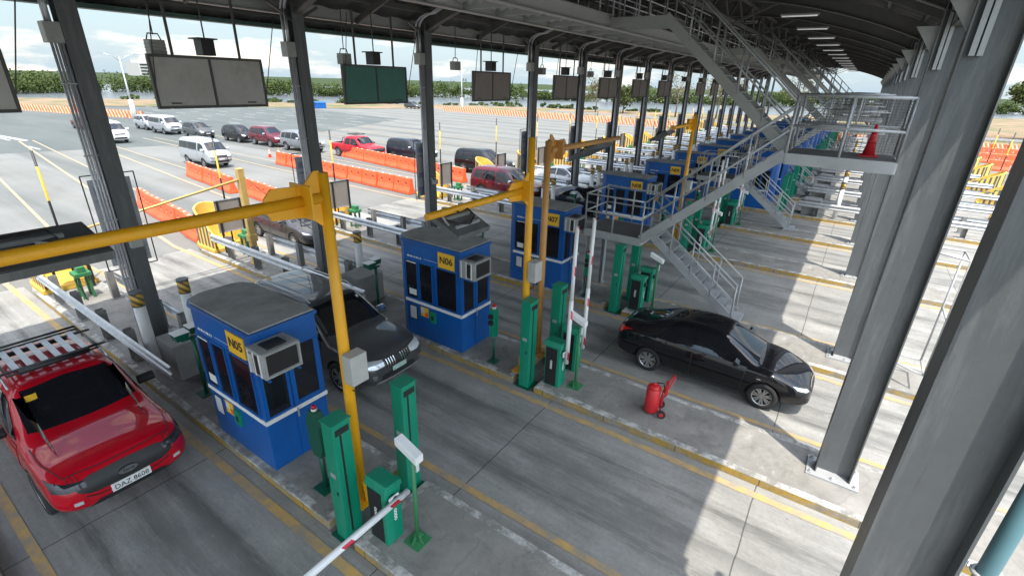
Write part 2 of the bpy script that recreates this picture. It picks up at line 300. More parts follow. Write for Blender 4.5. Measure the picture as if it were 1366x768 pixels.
def dup(root, loc, label=None, group=None, rz=None, swap=None, skip=()):
    def cp(o, par):
        c = o.copy(); COL.objects.link(c); c.parent = par
        if swap and o.type == 'MESH' and any(m in swap for m in o.data.materials):
            c.data = o.data.copy()
            for i, m in enumerate(o.data.materials):
                if m in swap: c.data.materials[i] = swap[m]
        for ch in o.children:
            if ch.name.split('.')[0] not in skip: cp(ch, c)
        return c
    c = cp(root, None); c.location = loc
    if rz is not None: c.rotation_euler = (0, 0, rz)
    if label: c['label'] = label
    if group: c['group'] = group
    return c
def to_mesh(o):
    dg = bpy.context.evaluated_depsgraph_get(); dg.update(); return bpy.data.meshes.new_from_object(o.evaluated_get(dg))
def text(body, size, name, m, parent, loc, rot, ext=0.004, sx=1.0, bold=0.0):
    cu = bpy.data.curves.new(name, 'FONT'); cu.body = body; cu.size = size; cu.align_x = 'CENTER'; cu.align_y = 'CENTER'; cu.extrude = ext; cu.offset = bold; cu.resolution_u = 3
    t = bpy.data.objects.new(name, cu); COL.objects.link(t); me = to_mesh(t); bpy.data.objects.remove(t)
    me.materials.clear(); me.materials.append(m)
    o = bpy.data.objects.new(name, me); COL.objects.link(o); o.location = loc; o.rotation_euler = rot; o.scale = (sx, 1, 1)
    if parent: o.parent = parent
    return o
ROT_FRONT = (R(90), 0, 0)          # text read when looking towards +Y
ROT_X = (R(90), 0, R(90))          # text read when looking towards -X

# ------------------------------------------------------------------ islands: y of the near kerb, keyed by booth number
FR = {4: -1.65, 5: 3.0, 6: 8.0, 7: 13.0}
y = 20.2
for i in range(8, 23): FR[i] = y + (0.35 if i > 8 else 0); y += 5.02
IW = 1.55
LAST = 21
ORD = ['first', 'second', 'third', 'fourth', 'fifth', 'sixth', 'seventh', 'eighth', 'ninth', 'tenth', 'eleventh', 'twelfth', 'thirteenth']
def where(n):
    if n == 4: return 'on the corner island before N05'
    return 'on the N%02d island' % n if n <= 9 else 'on the %s island past N09' % ORD[n - 10]

# ================================================================== GROUND
def sheet(name, poly, z, m, holes=None):
    me = bpy.data.meshes.new(name); me.from_pydata([(x, y, 0) for x, y in poly], [], [tuple(range(len(poly)))]); me.materials.append(m)
    if me.polygons[0].normal.z < 0: me.flip_normals()
    o = bpy.data.objects.new(name, me); COL.objects.link(o); o.location.z = z; return struct(o)
sheet('ground', [(-1500, -1500), (1500, -1500), (1500, 1500), (-1500, 1500)], -0.06, M.wet)
sheet('plaza_pavement', [(-150, -60), (-135, 20), (-124, 31), (-108, 58), (-94, 74), (-86, 92), (70, 97), (70, -60)], -0.012, M.plaza)
sheet('asphalt_road', [(-149, -58), (-135, 20), (-124, 31), (-108, 58), (-100, 66), (-66, 62), (-52, 30), (-58, 6), (-60, -58)], -0.006, M.asphalt)
sheet('water', [(-300, -40), (-164, 31), (-152, 49), (-145, 57), (-121, 80), (-91, 116), (-43, 139), (-26, 150), (36, 219), (200, 300), (200, 460), (-60, 520), (-300, 400)], -0.02, M.water)
sheet('soil_bank', [(-86, 91), (70, 96), (200, 190), (200, 300), (36, 219), (-26, 150), (-43, 139), (-91, 116), (-121, 80), (-108, 58)], -0.035, M.soil)
struct(sheet('grass_verge', [(-170, 20), (-128, 25), (-112, 58), (-98, 76), (-124, 76), (-148, 54), (-166, 30)], -0.016, M.soil))

def quads(name, qs, z, m):
    b = MB()
    for q in qs: b.add([(x, y, 0) for x, y in q], [(0, 1, 2, 3)])
    o = b.build(name, m, loc=(0, 0, z)); return struct(o)
def strip(x0, y0, x1, y1, w):
    d = Vector((x1 - x0, y1 - y0)).normalized(); n = Vector((-d.y, d.x)) * w / 2
    return [(x0 - n.x, y0 - n.y), (x1 - n.x, y1 - n.y), (x1 + n.x, y1 + n.y), (x0 + n.x, y0 + n.y)]

# lane sheets between the islands
laneb = MB(); laneb.add([(-21, -1.725, 0), (10, -1.725, 0), (10, 1.725, 0), (-21, 1.725, 0)], [(0, 1, 2, 3)])
lane0 = laneb.build('road', M.lane); struct(lane0)
prev = None
for n in range(5, LAST + 1):
    ya = FR[n - 1] + IW; yb = FR[n]
    if n == 8: ya += 0.2
    if n == 10: ya += 0.0
    o = lane0 if prev is None else lane0.copy()
    if prev is not None: COL.objects.link(o)
    prev = o
    o.location = (0, (ya + yb) / 2, -0.004); o.scale = (1, (yb - ya - 0.02) / 3.45, 1)
o = lane0.copy(); COL.objects.link(o); o.location = (0, FR[4] - 1.8, -0.004)
ls = []
for n in range(4, LAST + 1):
    ls.append(strip(-60 if n == 4 else -21.5, FR[n] - 0.27, 10.5, FR[n] - 0.27, 0.15))
    ls.append(strip(-21.5, FR[n] + IW + 0.36, 10.5, FR[n] + IW + 0.36, 0.13))
quads('lane_marking', ls, 0.003, M.line_y)
ys = []; wl = []
ends = {4: (-46, -2.5), 5: (-48, 6.5), 6: (-66, 12.9), 7: (-62, 16.8), 8: (-62, 21.7), 9: (-60, 28), 10: (-60, 33), 11: (-60, 38), 12: (-60, 43), 13: (-60, 48)}
for n, (ex, ey) in ends.items():
    ys.append(strip(ex, ey, -21.5, FR[n] - 0.3, 0.16)); ys.append(strip(ex, ey + 1.0, -21.5, FR[n] + IW + 0.3, 0.14))
quads('lane_marking', ys, 0.003, M.line_y2)
for n in range(5, 14):
    wl.append(strip(-58, (FR[n - 1] + FR[n]) / 2 + 4, -24, (FR[n - 1] + FR[n]) / 2 + 0.8, 0.13)) if n % 2 == 0 else None
wl = []
wl.append(strip(-78, 12.2, -66, 13.4, 0.5)); wl.append(strip(-116, 24.2, -86, 31.6, 0.25))
for r_ in range(8):
    for i in range(8):
        x = -118 + i * 8.5 + (r_ % 2) * 3; yy = 36 + r_ * 3.6 + i * 0.3
        if x < -60 - (yy - 36) * 0.2: wl.append(strip(x, yy, x + 3.0, yy + 0.1, 0.16))
for r_ in range(4):
    for i in range(6):
        x = -112 + i * 9 + r_ * 2; yy = 1 + r_ * 3.8; wl.append(strip(x, yy, x + 3, yy + 0.1, 0.2))
quads('lane_marking', wl, 0.0036, M.line_w)

# ================================================================== ISLANDS
GX0, GX1 = -5.32, -4.72   # the slot cut across each island for the light curtains
def island_outline(xa, xb, left_round, right_round):
    pts = []
    if left_round:
        for i in range(9): a = R(90 + 22.5 * i); pts.append((xa + 0.9 + 0.9 * math.cos(a), IW / 2 + IW / 2 * math.sin(a)))
    else: pts += [(xa, IW), (xa, 0)]
    if right_round:
        for i in range(9): a = R(-90 + 22.5 * i); pts.append((xb - 0.9 + 0.9 * math.cos(a), IW / 2 + IW / 2 * math.sin(a)))
    else: pts += [(xb, 0), (xb, IW)]
    return pts
def make_island():
    t = thing('traffic_island', 'concrete traffic island', 'traffic island', (0, 0, 0), 'raised islands between the toll lanes')
    for xa, xb, lr, rr in ((-20.8, GX0, 1, 0), (GX1, 8.6, 0, 1)):
        pts = island_outline(xa, xb, lr, rr); n = len(pts); b = MB(); cx_ = (xa + xb) / 2
        ins = []
        for x, y_ in pts:
            ins.append((min(max(x, xa + 0.14), xb - 0.14), min(max(y_, 0.14), IW - 0.14)))
        vs = [(x, y_, 0.15) for x, y_ in ins]; b.add(vs, [tuple(range(n))]); b.build('island_top', M.island, t)
        k_ = MB(); vs = [(x, y_, -0.05) for x, y_ in pts] + [(x, y_, 0.135) for x, y_ in pts] + [(min(max(x, xa + 0.015), xb - 0.015), min(max(y_, 0.015), IW - 0.015), 0.15) for x, y_ in pts] + [(x, y_, 0.15) for x, y_ in ins]
        k_.add(vs, [(i, (i + 1) % n, (i + 1) % n + n, i + n) for i in range(n)], 0)
        k_.add(vs, [(i + n, (i + 1) % n + n, (i + 1) % n + 2 * n, i + 2 * n) for i in range(n)], 1)
        k_.add(vs, [(i + 2 * n, (i + 1) % n + 2 * n, (i + 1) % n + 3 * n, i + 3 * n) for i in range(n)], 1)
        k_.build('kerb', [M.kerb_yellow, M.kerb_top], t)
    return t
isl = make_island()
for n in range(4, LAST + 1):
    lab = {4: 'worn concrete island at the bottom left corner of the picture', }.get(n, 'worn concrete island with yellow kerb, carrying the N%02d booth' % n if n <= 9 else 'worn concrete island, the %s beyond the N09 booth' % ORD[n - 10])
    if n == 4: isl.location = (0, FR[4], 0); isl['label'] = lab
    else: dup(isl, (0, FR[n], 0), lab)

# ================================================================== CANOPY
XL, XR = -15.08, 1.75
YN, YF = -9.0, FR[LAST] + 4
def rz(x): return 10.1 - (x + 6.2) ** 2 / 34.0
roof = thing('toll_canopy', 'long arched steel canopy roof over the toll lanes', 'canopy', (0, 0, 0))
b = MB(); nx = 28; xs = [XL + (XR - XL) * i / nx for i in range(nx + 1)]
prof = []
for i in range(nx * 4 + 1):
    x = XL + (XR - XL) * i / (nx * 4); prof.append((x, rz(x) + (0.0)))
ny = int((YF - YN) / 0.25)
vs = []; fs = []
for j in range(ny + 1):
    yy = YN + j * 0.25; dz = 0.045 if j % 4 in (0, 1) else 0.0
    for x in xs: vs.append((x, yy, rz(x) + dz))
for j in range(ny):
    for i in range(nx): a = j * (nx + 1) + i; fs.append((a, a + 1, a + nx + 2, a + nx + 1))
b.add(vs, fs); b.add([(v[0], v[1], v[2] + 0.06) for v in vs], fs); b.build('roof_sheet', M.roof, roof)
# purlins
b = MB()
for i in range(1, 17):
    x = XL + (XR - XL) * i / 17; b.box(x - 0.04, x + 0.04, YN, YF, rz(x) - 0.17, rz(x) - 0.02)
b.build('purlins', M.dark_steel, roof)['kind'] = 'stuff'
def arch(bm, yy, w, h, drop, x0=-13.9, x1=XR - 0.1, seg=20, m=0):
    for i in range(seg):
        a = x0 + (x1 - x0) * i / seg; c_ = x0 + (x1 - x0) * (i + 1) / seg
        vs = [(x, y_, rz(x) - drop + dz) for x in (a, c_) for y_ in (yy - w / 2, yy + w / 2) for dz in (0, -h)]
        bm.add(vs, [(0, 1, 3, 2), (4, 6, 7, 5), (0, 4, 5, 1), (2, 3, 7, 6), (0, 2, 6, 4), (1, 5, 7, 3)], m)
CY = {n: FR[n] + (0.93 if n < 9 else 0.62) for n in FR}
for n in range(3, LAST + 1):
    yy = CY[n] if n > 3 else -4.3
    b = MB(); arch(b, yy, 0.03, 0.42, 0.19); arch(b, yy, 0.22, 0.025, 0.61); arch(b, yy, 0.22, 0.02, 0.172)
    b.build('rafter', M.dark_steel, roof)
    if n < LAST:
        y2 = (yy + (CY[n + 1])) / 2; b = MB(); arch(b, y2, 0.08, 0.2, 0.18); b.build('rafter', M.dark_steel, roof)
# eaves beams
b = MB(); b.box(-13.95, -13.93, YN, YF, 8.05, 8.45); b.box(-14.04, -13.84, YN, YF, 8.03, 8.055); b.box(-14.04, -13.84, YN, YF, 8.45, 8.475); b.build('eaves_beam', M.steel if False else M.grey_beam, roof)
b = MB(); b.box(1.04, 1.06, YN, YF, 7.75, 8.15); b.box(0.95, 1.15, YN, YF, 7.73, 7.755); b.box(0.95, 1.15, YN, YF, 8.15, 8.17); b.build('eaves_beam', M.dark_steel, roof)
# teal cladding band on the far eaves, seen from inside
b = MB(); nn = int((YF - YN) / 0.45)
for j in range(nn):
    ya = YN + j * 0.45; b.box(-15.02, -14.98, ya, ya + 0.30, 7.84, 8.32); b.box(-15.06, -15.02, ya + 0.30, ya + 0.45, 7.84, 8.32)
b.build('cladding', M.teal, roof)
b = MB(); b.box(-15.1, -14.78, YN, YF, 7.74, 7.84); b.box(-14.95, -14.85, YN, YF, 8.32, 8.42); b.build('gutter', M.teal, roof)
b = MB()
rnd = random.Random(3)
yy = YN
while yy < YF:
    b.box(-14.95, -14.88, yy, yy + 0.06, 7.84, 8.35); yy += rnd.choice([0.5, 0.75, 1.1])
b.box(-14.6, -14.54, YN, YF, 8.0, 8.06); b.build('cladding_frame', M.dark_steel, roof)
# lattice girders running the length of the roof
for gx, zb in ((-5.0, 8.75), (-9.2, 8.75)):
    zt = rz(gx) - 0.45; b = MB(); b.box(gx - 0.05, gx + 0.05, YN, YF, zb, zb + 0.1); b.box(gx - 0.05, gx + 0.05, YN, YF, zt, zt + 0.1)
    yy = YN; up = True
    while yy + 1.25 < YF:
        p, q = (zb + 0.05, zt + 0.05) if up else (zt + 0.05, zb + 0.05)
        b.bar((gx, yy, p), (gx, yy + 1.25, q), 0.055, 0.055); up = not up; yy += 1.25
    b.build('lattice_girder', M.dark_steel, roof)
for n in range(4, LAST + 1):
    b = MB()
    for sx, sgn in ((-5.0, 1), (-9.2, -1)):
        b.bar((sx, CY[n], 8.6), (sx + sgn * 1.6, CY[n], rz(sx + sgn * 1.6) - 0.6), 0.06, 0.06); b.bar((sx, CY[n], 8.6), (sx - sgn * 1.6, CY[n], rz(sx - sgn * 1.6) - 0.6), 0.06, 0.06)
    b.box(-9.2, -5.0, CY[n] - 0.04, CY[n] + 0.04, 8.6, 8.68); b.build('cross_brace', M.dark_steel, roof)

# columns ------------------------------------------------------------
def make_left_column():
    t = thing('canopy_column', 'x', 'column', (0, 0, 0), 'columns along the entry side of the canopy')
    b = MB(); b.box(-0.15, 0.15, -0.012, 0.012, 0.15, 8.25); b.box(-0.17, -0.15, -0.17, 0.17, 0.15, 8.25); b.box(0.15, 0.17, -0.17, 0.17, 0.15, 8.25)
    b.build('shaft', M.col_steel, t)
    b = MB(); b.box(-0.26, 0.26, -0.26, 0.26, 0.152, 0.18)
    for sx in (-0.2, 0.2):
        for sy in (-0.2, 0.2): b.cyl((sx, sy, 0.18), (sx, sy, 0.23), 0.018, 6)
    b.build('base_plate', M.steel, t)
    for i, dy in enumerate((-0.205, -0.262, -0.319, -0.376)):
        b = MB(); b.tube([(0.10, dy, 0.17), (0.10, dy, 7.0)], 0.027 if i % 2 else 0.023, 8); b.build('conduit', M.conduit, t)
    for z in (0.6, 2.0, 3.4, 4.8, 6.2):
        b = MB(); b.box(0.05, 0.14, -0.41, -0.172, z, z + 0.03); b.build('clamp', M.steel, t)
    b = MB(); b.box(-0.12, 0.16, -0.44, -0.173, 6.95, 7.32); b.build('junction_box', M.box_grey, t, 0.006)
    for dx in (-0.1, 0.06):
        pts = [(dx, -0.3, 7.3)]
        pts += [(dx, -0.3, 8.1)]
        for i in range(7):
            a = R(90 * i / 6); pts.append((dx + 0.75 - 0.75 * math.cos(a), -0.3, 8.1 + 0.42 * math.sin(a)))
        pts.append((dx + 1.6, -0.3, 8.85)); b = MB(); b.tube(pts, 0.04, 8); b.build('conduit', M.conduit, t)
    b = MB(); b.bar((0, 0.05, 7.85), (0, 0.75, 8.25), 0.06, 0.06); b.bar((0, -0.05, 7.85), (0, -0.75, 8.25), 0.06, 0.06); b.build('knee_brace', M.dark_steel, t)
    # banner frame facing the approach
    b = MB(); fr = [(-0.3, -0.5, 2.15), (-0.3, 0.5, 2.15), (-0.3, 0.5, 4.35), (-0.3, -0.5, 4.35)]
    for i in range(4): b.cyl(fr[i], fr[(i + 1) % 4], 0.014, 6)
    b.cyl((-0.3, 0, 2.15), (-0.14, 0, 2.15), 0.014, 6); b.cyl((-0.3, 0, 4.35), (-0.14, 0, 4.35), 0.014, 6)
    f_ = b.build('banner_frame', M.col_steel, t)
    b = MB(); b.box(-0.305, -0.295, -0.40, 0.40, 2.25, 4.25, 0)
    for z0, z1 in ((2.35, 2.6), (2.95, 3.15), (3.75, 3.8), (3.9, 4.1)): b.box(-0.294, -0.291, -0.33, 0.33, z0, z1, 1)
    ba = b.build('banner', [M.banner, M.banner_b], t)
    # floodlight low on the shaft
    b = MB(); b.box(0.18, 0.32, -0.12, 0.12, 2.75, 2.92); b.cyl((0.2, -0.1, 2.95), (0.2, -0.1, 3.0), 0.05, 10); b.cyl((0.2, 0.08, 2.95), (0.2, 0.08, 3.0), 0.05, 10); b.build('flood_light', M.box_grey, t, 0.004)
    return t
def make_right_column():
    t = thing('canopy_column', 'x', 'column', (0, 0, 0), 'columns along the exit side of the canopy')
    b = MB(); b.box(-0.25, 0.25, -0.012, 0.012, 0.18, 8.4); b.box(-0.27, -0.25, -0.16, 0.16, 0.18, 8.4); b.box(0.25, 0.27, -0.16, 0.16, 0.18, 8.4)
    b.build('shaft', M.col_steel, t)
    b = MB(); b.box(-0.4, 0.4, -0.28, 0.28, 0.152, 0.185)
    for sx in (-0.34, 0.0, 0.34):
        for sy in (-0.22, 0.22): b.cyl((sx, sy, 0.185), (sx, sy, 0.25), 0.02, 6); b.cyl((sx, sy, 0.185), (sx, sy, 0.205), 0.036, 6)
    b.build('base_plate', M.steel, t)
    b = MB(); b.prism([(-0.25, 7.2), (-0.25, 7.75), (-0.65, 7.75)], -0.01, 0.01, 'y')
    b.box(-0.18, -0.12, -0.09, -0.02, 6.95, 8.3); b.box(-0.10, -0.04, -0.09, -0.02, 6.95, 8.3); b.build('gusset', M.steel, t)
    return t
lc = make_left_column(); rc = make_right_column()
for n in range(4, LAST + 1):
    a = 'grey entry side column with conduits ' + where(n); c_ = 'broad grey exit side column ' + where(n)
    if n == 4: lc.location = (-13.4, CY[n], 0); lc['label'] = a; rc.location = (1.05, CY[n], 0); rc['label'] = c_
    else:
        q = dup(lc, (-13.4, CY[n], 0), a, skip=() if n <= 9 else ('clamp', 'flood_light')); dup(rc, (1.05, CY[n], 0), c_)
del lc, rc

# roof lamps ----------------------------------------------------------
def make_roof_lamp():
    t = thing('roof_lamp', 'x', 'lamp', (0, 0, 0), 'strip lamps under the canopy roof')
    b = MB(); b.box(-0.65, 0.65, -0.09, 0.09, 0.03, 0.09); b.build('housing', M.steel, t)
    b = MB(); b.cyl((-0.6, -0.04, 0.01), (0.6, -0.04, 0.01), 0.019, 8); b.cyl((-0.6, 0.04, 0.01), (0.6, 0.04, 0.01), 0.019, 8); b.build('tube', M.tube_lamp, t); return t
rl = make_roof_lamp(); first = True
for n in range(6, LAST + 1):
    for x, sd in ((-3.0, 'right'), (-11.0, 'left')):
        yy = CY[n] + 2.2; lab = 'white strip roof lamp, %s row, past the %s' % (sd, 'N%02d island' % n if n <= 9 else ORD[n - 10] + ' island after N09')
        if first: rl.location = (x, yy, rz(x) - 0.75); rl['label'] = lab; first = False
        else: dup(rl, (x, yy, rz(x) - 0.75), lab)

# hanging sign boards seen from behind -------------------------------
def make_board():
    t = thing('hanging_sign_board', 'x', 'sign board', (0, 0, 0), 'boards hung over the lane entries')
    b = MB(); b.box(-0.03, 0.03, -1.22, -0.03, -0.5, 0.5); b.box(-0.03, 0.03, 0.03, 1.22, -0.5, 0.5); b.build('panel', M.panel_back, t)
    b = MB()
    for z in (-0.53, 0.53): b.box(-0.05, 0.05, -1.27, 1.27, z - 0.03, z + 0.03)
    for y_ in (-1.25, 0, 1.25): b.box(-0.05, 0.05, y_ - 0.025, y_ + 0.025, -0.5, 0.5)
    b.box(0.05, 0.07, -1.0, -0.8, -0.46, -0.43); b.box(0.05, 0.07, 0.75, 0.95, -0.46, -0.43)
    b.build('frame', M.dark_steel, t)
    for y_ in (-0.75, 0.75): b = MB(); b.box(-0.02, 0.02, y_ - 0.025, y_ + 0.025, 0.56, 2.0); b.build('hanger', M.dark_steel, t)
    b = MB(); b.cyl((0.1, -1.0, 1.9), (0.06, -1.27, -0.3), 0.012, 6); b.build('stay_rod', M.dark_steel, t)
    b = MB(); b.cyl((0.06, 1.25, -0.3), (0.1, 1.75, 1.6), 0.012, 6); b.build('stay_rod', M.dark_steel, t)
    return t
def make_signal():
    t = thing('lane_signal', 'x', 'traffic signal', (0, 0, 0), 'lane signals hung above the boards')
    b = MB(); b.prism([(-0.17, 0), (0.12, 0.0), (0.12, 0.34), (-0.17, 0.34)], -0.17, 0.17, 'x'); b.box(-0.26, 0.2, -0.24, 0.2, 0.34, 0.37); b.build('housing', M.black, t)
    b = MB(); b.cyl((0, 0, 0.37), (0, 0, 1.5), 0.018, 6); b.build('hanger', M.dark_steel, t); return t
def make_cam():
    t = thing('lane_camera', 'x', 'camera', (0, 0, 0), 'cameras hung over the lane entries')
    b = MB(); b.box(-0.13, 0.13, -0.16, 0.16, 0, 0.30)
    for z in (0.06, 0.13, 0.2): b.box(-0.14, 0.14, -0.17, 0.17, z, z + 0.015)
    b.build('housing', M.ac, t, 0.01)
    b = MB(); b.tube([(0, -0.15, 0.28), (0, -0.1, 0.42), (0, 0.1, 0.42), (0, 0.15, 0.28)], 0.015, 6); b.cyl((0, 0, 0.4), (0, 0.02, 1.5), 0.014, 6); b.build('bracket', M.dark_steel, t); return t
bd = make_board(); sg = make_signal(); cm = make_cam(); f1 = True
for n in range(4, 18):
    yy = (FR[n] + IW + FR[n + 1]) / 2 if n >= 4 else 0
    wh = 'over the lane before the N%02d booth' % (n + 1) if n < 9 else 'over the %s lane past N09' % ORD[n - 9]
    z = 6.28; sw = None; colw = 'pale grey'
    if n == 6: sw = {M.panel_back: M.panel_green}; colw = 'green'
    if n >= 7: sw = {M.panel_back: M.panel_tan}; colw = 'brownish grey'
    la = 'double %s hanging board %s' % (colw, wh)
    if n != 12:
        if f1: bd.location = (-13, yy, z); bd['label'] = la
        else: dup(bd, (-13, yy, z), la, swap=sw)
    ls_ = 'black lane signal hanging above the board ' + wh; lc_ = 'small grey camera on a bracket ' + wh
    if f1: sg.location = (-13.1, yy + 0.05, z + 0.58); sg['label'] = ls_; cm.location = (-13.25, yy - 0.95, z + 0.55); cm['label'] = lc_; f1 = False
    else:
        dup(sg, (-13.1, yy + 0.05, z + 0.58), ls_)
        if n < 10: dup(cm, (-13.25, yy - 0.95 if n < 7 else yy - 2.0, z + 0.55), lc_)

# ================================================================== UPPER WALKWAY AND STAIRS
wk = thing('service_walkway', 'long grey steel walkway slung under the canopy roof', 'walkway', (0, 0, 0))
WX0, WX1, WZ = -8.15, -6.55, 7.95
b = MB()
for x in (WX0, WX1): b.box(x - 0.01, x + 0.01, YN, YF, WZ, WZ + 0.3); b.box(x - 0.09, x + 0.09, YN, YF, WZ - 0.02, WZ); b.box(x - 0.09, x + 0.09, YN, YF, WZ + 0.3, WZ + 0.32)
b.build('side_beam', M.grey_beam, wk)
b = MB(); nn = int((YF - YN) / 0.2)
for j in range(nn):
    ya = YN + j * 0.2
    for i in range(5):
        xa = WX0 + 0.05 + i * 0.3; sh = 0.1 if j % 2 else 0.0
        b.add([(xa + sh, ya, WZ + 0.18), (xa + sh + 0.2, ya, WZ + 0.18), (xa + sh + 0.2, ya + 0.2, WZ + 0.18), (xa + sh, ya + 0.2, WZ + 0.18), (xa + sh + 0.1, ya + 0.1, WZ + 0.10)], [(0, 1, 4), (1, 2, 4), (2, 3, 4), (3, 0, 4)])
b.box(WX0, WX1, YN, YF, WZ + 0.19, WZ + 0.22)
for j in range(int((YF - YN) / 1.25)): b.box(WX0, WX1, YN + j * 1.25, YN + j * 1.25 + 0.06, WZ + 0.02, WZ + 0.19)
b.build('deck', M.grey_beam, wk)
def railing_pts(b, pts, h=1.1, post=0.9, r=0.024, mids=(0.55,), bars=False, endpost=True):
    for p, q in zip(pts[:-1], pts[1:]):
        p = Vector(p); q = Vector(q); L = (q - p).length; nseg = max(1, round(L / post))
        for z in (h,) + tuple(mids): b.cyl(p + Vector((0, 0, z)), q + Vector((0, 0, z)), r, 8)
        for i in range(nseg + 1):
            c_ = p.lerp(q, i / nseg); b.cyl(c_, c_ + Vector((0, 0, h)), r, 8)
        if bars:
            nb_ = int(L / 0.12)
            for i in range(nb_): c_ = p.lerp(q, (i + .5) / nb_); b.cyl(c_ + Vector((0, 0, 0.05)), c_ + Vector((0, 0, mids[0])), 0.006, 4)
            for z in [0.08 + 0.1 * j for j in range(5)]: b.cyl(p + Vector((0, 0, z)), q + Vector((0, 0, z)), 0.005, 4)
for x in (WX0, WX1):
    b = MB(); railing_pts(b, [(x, YN, WZ + 0.32), (x, YF, WZ + 0.32)], 1.05, 1.25, 0.022, (0.35, 0.7)); b.build('railing', M.steel, wk)
for n in range(4, LAST + 1):
    for x in (WX0, WX1): b = MB(); b.box(x - 0.04, x + 0.04, CY[n] - 0.04, CY[n] + 0.04, WZ + 0.33, rz(x) - 0.55); b.build('hanger_post', M.dark_steel, wk)

def flight(t, x0, z0, x1, z1, ya, yb, name='flight', railname='handrail', m=None, h=1.05, both=True, bars=False):
    """stringers + treads from (x0,z0) low to (x1,z1) high between ya and yb"""
    b = MB()
    for y_ in (ya, yb): b.bar((x0, y_, z0 - 0.02), (x1, y_, z1 - 0.02), 0.03, 0.24)
    b.build('stringer', m or M.steel, t)
    b = MB(); n = max(2, round(abs(z1 - z0) / 0.19))
    for i in range(n):
        f_ = (i + 0.5) / n; x = x0 + (x1 - x0) * f_; z = z0 + (z1 - z0) * f_; b.box(x - 0.13, x + 0.13, ya + 0.015, yb - 0.015, z + 0.02, z + 0.045)
    b.build('treads', m or M.steel, t)
    for y_ in (ya, yb):
        b = MB(); railing_pts(b, [(x0, y_, z0), (x1, y_, z1)], h, 0.95, 0.024, (h * 0.52,)); b.build(railname, M.steel, t)
def make_stairs():
    t = thing('steel_stairway', 'x', 'stairway', (0, 0, 0), 'stairways from the islands to the service walkway')
    Y0, Y1, Y2, Y3 = 0.35, 1.1, 1.16, 1.9
    LX0, LX1, LZ = -6.35, -4.55, 2.38
    PX0, PX1, PZ = -1.35, 0.77, 5.12
    # lower landing
    b = MB(); b.box(LX0, LX1, Y0, Y3, LZ - 0.03, LZ); b.build('landing_deck', M.dark_steel, t)
    b = MB(); 
    for y_ in (Y0, Y3): b.box(LX0, LX1, y_ - 0.03, y_ + 0.03, LZ - 0.22, LZ + 0.005)
    for x in (LX0, LX1): b.box(x - 0.03, x + 0.03, Y0, Y3, LZ - 0.21, LZ - 0.035)
    b.build('landing_frame', M.steel, t, 0.004)
    b = MB(); railing_pts(b, [(LX1, Y0, LZ), (LX0, Y0, LZ), (LX0, Y3, LZ), (LX1, Y3, LZ)], 1.08, 0.9, 0.026, (0.56,)); b.build('landing_railing', M.steel, t)
    for y_ in (0.55, 1.75):
        b = MB(); b.box(-6.2, -6.18, y_ - 0.09, y_ + 0.09, 0.17, LZ - 0.2); b.box(-6.3, -6.28, y_ - 0.09, y_ + 0.09, 0.17, LZ - 0.2); b.box(-6.28, -6.2, y_ - 0.008, y_ + 0.008, 0.17, LZ - 0.2); b.box(-6.4, -6.08, y_ - 0.14, y_ + 0.14, 0.152, 0.17); b.build('support_post', M.steel, t)
    # flight to the ground, far side
    flight(t, -1.85, 0.3, LX1, LZ, Y2, Y3)
    b = MB(); b.box(-2.05, -1.6, Y2 - 0.1, Y3 + 0.1, 0.152, 0.22); b.build('foot_plate', M.steel, t)
    # flight up to the upper platform, near side
    flight(t, LX1, LZ, PX0, PZ, Y0, Y1)
    # upper platform
    b = MB(); b.box(PX0, PX1, Y0, Y3, PZ - 0.03, PZ); b.build('platform_deck', M.dark_steel, t)
    b = MB()
    for y_ in (Y0, Y3): b.box(PX0, PX1, y_ - 0.03, y_ + 0.03, PZ - 0.25, PZ + 0.005)
    for x in (PX0, PX1): b.box(x - 0.03, x + 0.03, Y0, Y3, PZ - 0.24, PZ - 0.035)
    b.build('platform_frame', M.steel, t, 0.004)
    b = MB()
    for pp in ([(PX0, Y0, PZ), (PX1, Y0, PZ), (PX1, Y3, PZ), (PX0, Y3, PZ)],):
        railing_pts(b, pp, 1.28, 1.05, 0.03, (0.62,))
    b.build('platform_railing', M.steel, t)
    b = MB()
    for i in range(20):
        z = PZ + 0.06 + i * 0.06; b.cyl((PX0, Y3 + 0.02, z), (PX1, Y3 + 0.02, z), 0.004, 4); b.cyl((PX1 + 0.0, Y0, z), (PX1, Y3, z), 0.004, 4)
    for i in range(16): x = PX0 + (PX1 - PX0) * i / 15; b.cyl((x, Y3 + 0.02, PZ), (x, Y3 + 0.02, PZ + 1.25), 0.004, 4)
    b.build('mesh_guard', M.dark_steel, t)
    # flight up to the walkway, far side
    flight(t, PX0 - 0.1, PZ, -4.95, 8.2, Y2, Y3, m=M.grey_beam, h=1.1)
    b = MB(); b.box(-6.5, -4.95, Y2, Y3, 8.15, 8.18); b.box(-6.5, -4.9, Y2 - 0.02, Y2, 7.95, 8.2); b.box(-6.5, -4.9, Y3, Y3 + 0.02, 7.95, 8.2); b.build('top_landing', M.grey_beam, t)
    b = MB(); railing_pts(b, [(-6.45, Y2, 8.2), (-4.95, Y2, 8.2)], 1.1, 0.75, 0.024, (0.55,)); railing_pts(b, [(-6.45, Y3, 8.2), (-4.95, Y3, 8.2)], 1.1, 0.75, 0.024, (0.55,)); b.build('landing_railing', M.steel, t)
    return t
stw = make_stairs(); stw.location = (0, FR[7], 0); stw['label'] = 'nearest grey zigzag steel stairway, rising from the N07 island beside the black sedan'
for n, lab in ((9, 'second grey steel stairway, its foot on the N09 island'), (11, 'third grey steel stairway, two islands past the N09 booth'), (13, 'fourth steel stairway, four islands past the N09 booth'), (16, 'farthest steel stairway, deep under the canopy')):
    dup(stw, (0, FR[n], 0), lab)

